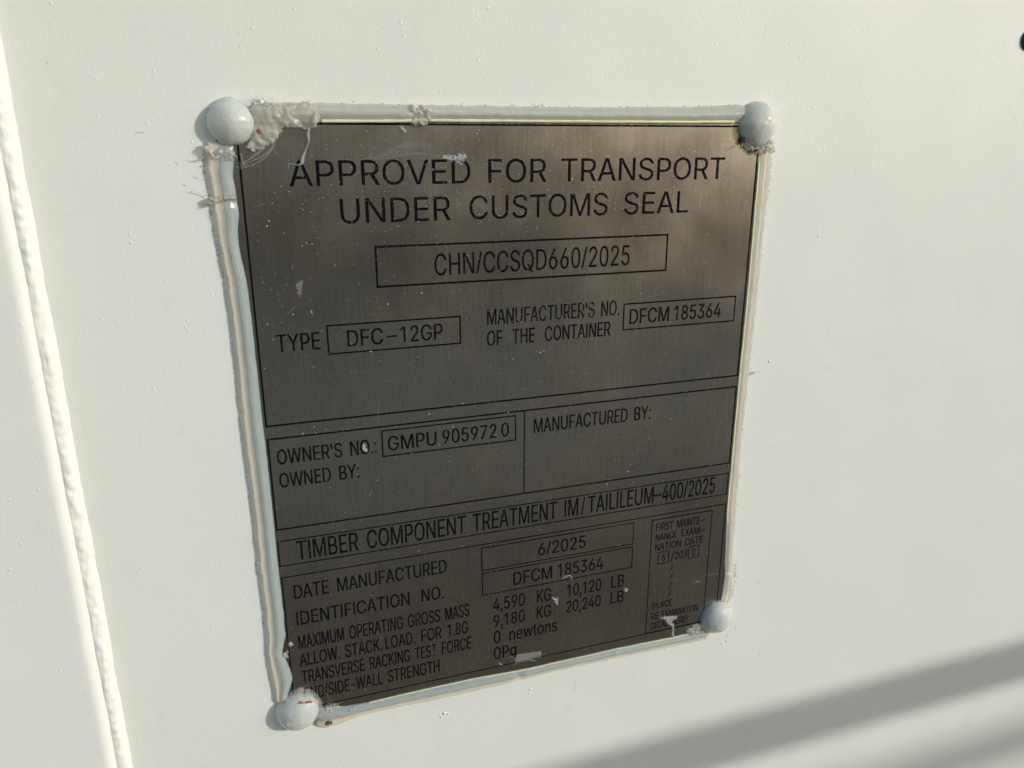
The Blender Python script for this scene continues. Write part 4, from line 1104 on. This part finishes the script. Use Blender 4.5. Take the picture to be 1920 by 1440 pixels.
scrap('faint scuffed smear of sealant above the word TYPE', 'sealant smear',
      [dict(poly=[(15.2, 52.4), (17.2, 51.6), (17.0, 54), (16, 58), (14.8, 58.6), (14.9, 55.5), (13.6, 54.6)], h=0.08, rough=1.5, round_=0.4, ns=1.4, seed=31.0, step=0.25, ragged=0.8)],
      [(lift([(10.5, 63.7), (12.2, 62.6), (13.9, 61.2)], 0.1), [0.08, 0.16, 0.06]), (lift([(14.0, 46.0), (13.9, 47.6), (13.8, 48.3)], 0.1), [0.04, 0.2, 0.1]),
       (lift([(10.6, 69.3), (12.4, 67.2), (13.6, 66.0)], 0.06), [0.03, 0.06, 0.03]), (lift([(12.0, 69.4), (13.2, 67.6), (14.6, 66.2)], 0.06), [0.03, 0.06, 0.03])], material=FILM, name='sealant_smear')
scrap('small white crumb of sealant right above the word TYPE', 'sealant crumb',
      [dict(poly=[(18.8, 62.6), (19.4, 62.9), (19.6, 64.2), (18.9, 64.1), (18.4, 63.4)], h=0.3, rough=0.5, round_=0.3, seed=33.0, step=0.18, ragged=0.2),
       dict(poly=[(17.6, 64.0), (18.2, 64.1), (18.1, 64.6), (17.6, 64.5)], h=0.2, rough=0.5, round_=0.3, seed=34.0, step=0.15, ragged=0.1)])
scrap('thin upright whisker of sealant above the word OWNER\'S NO.', 'fibre', (),
      [(lift([(40.7, 99.8), (41.2, 100.6), (40.8, 103.8), (40.5, 106), (40.4, 108.2)], 0.12), [0.1, 0.12, 0.12, 0.08, 0.04])], material=FILM)
scrap('pale flake of sealant stuck in the O of OWNER\'S NO.', 'sealant crumb',
      [dict(poly=[(33.7, 116.8), (34.6, 115.7), (35.3, 116.4), (35.4, 117.8), (36.3, 118.8), (35.6, 119.6), (34.4, 118.9), (33.9, 117.8)], h=0.7, rough=0.8, round_=0.5, ns=1.5, seed=41.0, step=0.2, ragged=0.4)])
scrap('white curl of sealant under the digit 8 of the identification number', 'sealant crumb', (),
      [(lift([(117.9, 190.9), (119.1, 190.2), (120.3, 189.7), (122.0, 190.3), (122.8, 192.6)], 0.3), [0.2, 0.4, 0.3, 0.25, 0.12])])
scrap('white crumb of sealant after the upper KG', 'sealant crumb',
      [dict(poly=[(113.0, 198.4), (114.2, 199.9), (114.9, 200.5), (116.2, 199.6), (115.9, 201.4), (116.3, 203.8), (115.4, 203.9), (114.6, 202.2), (113.6, 200.6)], h=0.8, rough=0.8, round_=0.5, ns=1.4, seed=43.0, step=0.2, ragged=0.4)])
scrap('white crumb of sealant between the two LB', 'sealant crumb',
      [dict(poly=[(148.4, 202.6), (149.6, 201.7), (151.2, 202.9), (150.4, 203.5), (150.1, 204.4), (149.2, 203.5)], h=0.7, rough=0.8, round_=0.5, ns=1.4, seed=44.0, step=0.2, ragged=0.3)])
scrap('streaked strip of sealant film beside the text 0Pg', 'sealant smear',
      [dict(poly=[(96.3, 225.4), (102, 225.6), (108.6, 226.3), (108.7, 230.0), (104, 229.9), (99, 229.4), (95.4, 229.6), (95.8, 227.5)], h=0.22, rough=0.9, round_=0.3, seed=46.0, step=0.3, ragged=0.3, streak=(0.08, 2.2))],
      [(lift([(95.2, 230.6), (97, 229.4), (100.5, 229.6), (102.4, 229.4), (105.9, 231.0)], 0.25), [0.35, 0.3, 0.2, 0.3, 0.1]),
       (lift([(92.6, 226.4), (94.4, 226.2), (95.6, 227.2)], 0.2), [0.1, 0.35, 0.2])], material=FILM, name='sealant_smear')
scrap('tiny white crumb of sealant below the text 0Pg', 'sealant crumb',
      [dict(poly=[(88.0, 228.0), (89, 228.1), (90.3, 229.0), (89.2, 229.1), (88.2, 228.6)], h=0.4, rough=0.5, round_=0.3, seed=47.0, step=0.18, ragged=0.15)])
scrap('T-shaped white shred of sealant over the words DECAL HERE', 'sealant scrap',
      [dict(poly=[(167.8, 222.0), (171.8, 221.6), (178.3, 223.2), (177.9, 225.0), (175.0, 225.6), (176.8, 227.4), (177.3, 234.5), (176.0, 234.5), (175.6, 228.4), (173.2, 226.4), (171.5, 223.8)], h=0.5, rough=0.9, round_=0.5, ns=0.9, seed=51.0, step=0.25, ragged=0.5)])
scrap('long wispy web of sealant curving left from the right edge', 'sealant string', (),
      [(lift([(203.7, 204.8), (200, 204.6), (197.2, 204.1), (192.4, 203.7), (187.7, 204.6), (184.7, 206.1), (181.7, 208.1), (178.8, 211.7), (177.6, 214.5)], 0.12), [0.06, 0.05, 0.13, 0.06, 0.05, 0.08, 0.05, 0.05, 0.02]),
       (lift([(184.6, 206.8), (187.2, 206.2), (190.0, 206.4)], 0.15), [0.06, 0.28, 0.05]), (lift([(186.2, 207.3), (188.0, 206.8), (189.6, 207.2)], 0.1), [0.04, 0.12, 0.04]),
       (lift([(170, 203.0), (175, 202.5), (180, 203.4)], 0.06), [0.03, 0.09, 0.03])], material=FILM)
scrap('lumps of sealant with bubbles left of the bottom right blob', 'sealant scrap',
      [dict(poly=[(183.4, 232.6), (184.6, 231.0), (186.2, 231.2), (187.5, 229.6), (190, 229.4), (193.4, 231.6), (193.6, 235), (190.4, 236.4), (186, 235.8)], h=1.3, rough=0.8, round_=1.0, ns=0.7, seed=52.0, step=0.3, ragged=0.4)])
scrap('clear film of sealant above the bottom left blob', 'sealant scrap',
      [dict(poly=[(-3.2, 221.5), (-0.5, 219.2), (3.0, 218.2), (6.5, 219.8), (9.4, 223.2), (11.2, 227.6), (11.8, 232.5), (10.7, 236), (6, 236), (-2, 230)], h=2.6, rough=0.35, round_=5.0, ns=0.4, seed=61.0, step=0.4, ragged=0.3)], material=FILM)
scrap('torn shreds of sealant right of the bottom left blob', 'sealant scrap',
      [dict(poly=[(10.6, 231), (13.0, 230.4), (15.6, 230.2), (18.3, 231.5), (17.2, 233.5), (12.4, 237.6), (10.0, 238)], h=0.9, rough=1.0, round_=0.8, ns=0.8, seed=62.0, step=0.3, ragged=0.9),
       dict(poly=[(20.3, 234.4), (22, 233.2), (25.5, 233.2), (26, 234.4), (23, 235.6), (21, 235.6)], h=1.0, rough=0.9, round_=0.7, ns=1.0, seed=63.0, step=0.25, ragged=0.5)],
      [(lift([(11.5, 221.0), (12.5, 223.4), (14.8, 228.5), (17.4, 231.4)], 0.12), [0.03, 0.06, 0.06, 0.1]), (lift([(13, 229), (16, 230.5), (19.5, 230.2)], 0.2), [0.1, 0.14, 0.04])])
scrap('brown grimy crumb right of the bottom left blob', 'grime crumb',
      [dict(poly=[(11.2, 238.2), (13.2, 237.0), (14.6, 238.2), (13.8, 239.6), (12, 239.8)], h=1.2, rough=0.9, round_=0.6, ns=1.2, seed=64.0, step=0.25, ragged=0.6)], material=GRIME)
scrap('small torn tabs of sealant on the lower left border', 'sealant scrap',
      [dict(poly=[(-0.3, 196.6), (1.0, 196.4), (2.2, 197.6), (1.4, 198.4), (0.2, 198.6)], h=0.8, rough=0.7, round_=0.4, ns=1.2, seed=65.0, step=0.2, ragged=0.3),
       dict(poly=[(-2.6, 201.2), (-0.8, 200.2), (0.4, 200.6), (-0.8, 201.4), (0.0, 203.6), (-1.2, 203.6), (-2.6, 202.4)], h=0.7, rough=0.7, round_=0.4, ns=1.2, seed=66.0, step=0.2, ragged=0.3)])
rng = random.Random(77)
tb = []
for _ in range(46):
    x, d = rng.uniform(190.5, 205.5), rng.uniform(3.5, 10.8)
    if (x - 198.4) ** 2 + (d + 1) ** 2 < 60 or x < 190 + (d - 3) * 0.75 - 1.5:
        continue
    a = rng.uniform(0, 6.28)
    L = rng.uniform(0.6, 2.0)
    tb.append(([(x, d, 0.3), (x + math.cos(a) * L * 0.5, d + math.sin(a) * L * 0.5, 1.2), (x + math.cos(a + 0.5) * L, d + math.sin(a + 0.5) * L, rng.uniform(0.2, 2.0))], [0.3, 0.18, 0.05]))
scrap('shredded sealant under the top right blob', 'sealant scrap',
      [dict(poly=[(189.4, -1.0), (191.0, 3.5), (190.6, 5.6), (193, 7.8), (194.8, 9.6), (197.5, 10.4), (200.2, 10.6), (207.6, 10.4), (207.4, 5), (200, 4), (194, 2)], h=1.5, rough=0.95, round_=1.3, ns=0.7, seed=71.0, step=0.3, ragged=0.8)], tb)
scrap('dark brown grime crumbs below the top right blob', 'grime crumb',
      [dict(poly=[(190.4, 4.4), (192.4, 3.2), (193.4, 4.6), (192.4, 6.2), (191.0, 6.0)], h=1.9, rough=0.8, round_=0.6, ns=1.0, seed=72.0, step=0.25, ragged=0.6),
       dict(poly=[(196.2, 8.2), (198.2, 8.4), (199.4, 9.6), (197.8, 9.8)], h=2.0, rough=0.8, round_=0.6, ns=1.0, seed=73.0, step=0.25, ragged=0.5)], material=GRIME)
scrap('thin strand of sealant sticking out below the top right blob', 'sealant string', (),
      [(lift([(191.6, 6.2), (190.6, 7.0), (189.4, 7.4)], [0.8, 2.6, 4.0]), [0.3, 0.25, 0.1])])
scrap('knotted collar of torn sealant around the upper left bead', 'sealant scrap',
      [dict(poly=[(-11.6, 24.6), (-10.6, 23.0), (-6, 22.6), (-2.2, 22.8), (-2.4, 24.2), (-7.0, 24.6), (-10.4, 25.8)], h=2.6, rough=0.7, round_=0.8, ns=0.8, seed=81.0, step=0.3, ragged=0.5, base=-0.4),
       dict(poly=[(-11.0, 6.6), (-9.8, 6.2), (-6.5, 7.8), (-2.0, 8.0), (-0.6, 10.5), (-3.5, 12.2), (-8.4, 11.0), (-10.6, 9.4)], h=2.4, rough=0.8, round_=1.0, ns=0.6, seed=82.0, step=0.3, ragged=0.6, base=-0.6)],
      [(lift([(-10.6, 24.4), (-12.8, 25.2)], [0.3, 0.5]), [0.3, 0.05])])
scrap('curled hair of sealant on the wall left of the knotted bead', 'fibre', (),
      [(lift([(-16.2, 21.6), (-15.4, 20.9), (-14.0, 21.3), (-10.9, 22.7)], [-0.4, 0.3, 0.0, 0.0]), [0.06, 0.12, 0.14, 0.2])], material=SCRAP)
scrap('small hooked shred of sealant on the wall below the top left blob', 'fibre', (),
      [(lift([(-14.2, 10.6), (-13.8, 11.3), (-12.4, 11.4), (-10.7, 10.4)], [0.4, 0, 0.1, 0.0]), [0.08, 0.14, 0.2, 0.3])], material=SCRAP)
scrap('dark hair sticking out of the right bead halfway down', 'fibre',
      [dict(poly=[(205.8, 104.8), (208.4, 103.8), (210.2, 104.4), (208.6, 105.4), (206.4, 106)], h=0.5, rough=0.8, round_=0.4, ns=1.2, seed=91.0, step=0.25, ragged=0.4, base=-1.1)],
      [(lift([(208.0, 104.2), (210.4, 104.0), (213.0, 104.6)], [-0.8, -0.4, -0.9]), [0.12, 0.07, 0.03])])

# ------------------------------------------------------------------ dust on the plate: far too many grains to count
rng = random.Random(123)
bm = bmesh.new()
for _ in range(7500):
    x, d = rng.uniform(0.5, 199.5), rng.uniform(0.5, 229)
    if nz(x, d, 2.0, 0.03) < rng.uniform(-0.9, 0.35):
        continue
    r = min(0.45, 0.055 + rng.expovariate(1 / 0.045))
    if 151 < d < 162 or 168 < d < 226:
        r = min(r, 0.13)
    k = rng.choice((4, 5, 6))
    a0 = rng.uniform(0, 6.28)
    st = rng.uniform(0.5, 1.0)
    ring = [bm.verts.new(V(x + r * rng.uniform(0.6, 1.2) * math.cos(a0 + 6.283 * i / k), d + st * r * rng.uniform(0.6, 1.2) * math.sin(a0 + 6.283 * i / k), 0.035)) for i in range(k)]
    tip = bm.verts.new(V(x, d, 0.035 + r * rng.uniform(0.3, 0.8)))
    for i in range(k):
        bm.faces.new((ring[i], ring[(i + 1) % k], tip))
def grain(x, d, r, k=5):
    a0 = rng.uniform(0, 6.28)
    ring = [bm.verts.new(V(x + r * rng.uniform(0.6, 1.2) * math.cos(a0 + 6.283 * i / k), d + r * rng.uniform(0.6, 1.2) * math.sin(a0 + 6.283 * i / k), 0.05)) for i in range(k)]
    tip = bm.verts.new(V(x, d, 0.05 + r * 0.7))
    for i in range(k):
        bm.faces.new((ring[i], ring[(i + 1) % k], tip))


for _ in range(520):                                    # pale grains painting white glints and grit along the etched top line
    x = rng.uniform(27, 190)
    if rng.random() < 0.35 + 0.65 * (x / 190):
        grain(x, -0.42 + rng.uniform(-0.12, 0.12), rng.uniform(0.05, 0.16))
for o_ in [c for c in plate.children if c.get('label', '').startswith(('printed line APPROVED', 'printed line UNDER', 'printed line MANUFACTURER'))]:
    vv = [v.co for v in o_.data.vertices]
    for _ in range(170):                                # and along the edges of the big letters
        c_ = rng.choice(vv)
        grain(c_.x * 1000 + rng.uniform(-0.15, 0.15), -c_.z * 1000 + rng.uniform(-0.25, 0.1), rng.uniform(0.04, 0.13))
for _ in range(70):                                     # short pale fibres and dried crescents
    x, d = rng.uniform(4, 196), rng.uniform(6, 226)
    a = rng.uniform(0, 6.28)
    L = rng.uniform(0.5, 1.5)
    tube(bm, [(x, d, 0.08), (x + math.cos(a) * L * 0.5, d + math.sin(a) * L * 0.5, 0.1), (x + math.cos(a + 0.8) * L, d + math.sin(a + 0.8) * L, 0.08)], [0.02, 0.045, 0.02], sides=4, n=3)
o = mesh_obj('dust', bm, DUST)
o['kind'] = 'stuff'
tag(o, 'pale dust grains scattered over the metal plate')
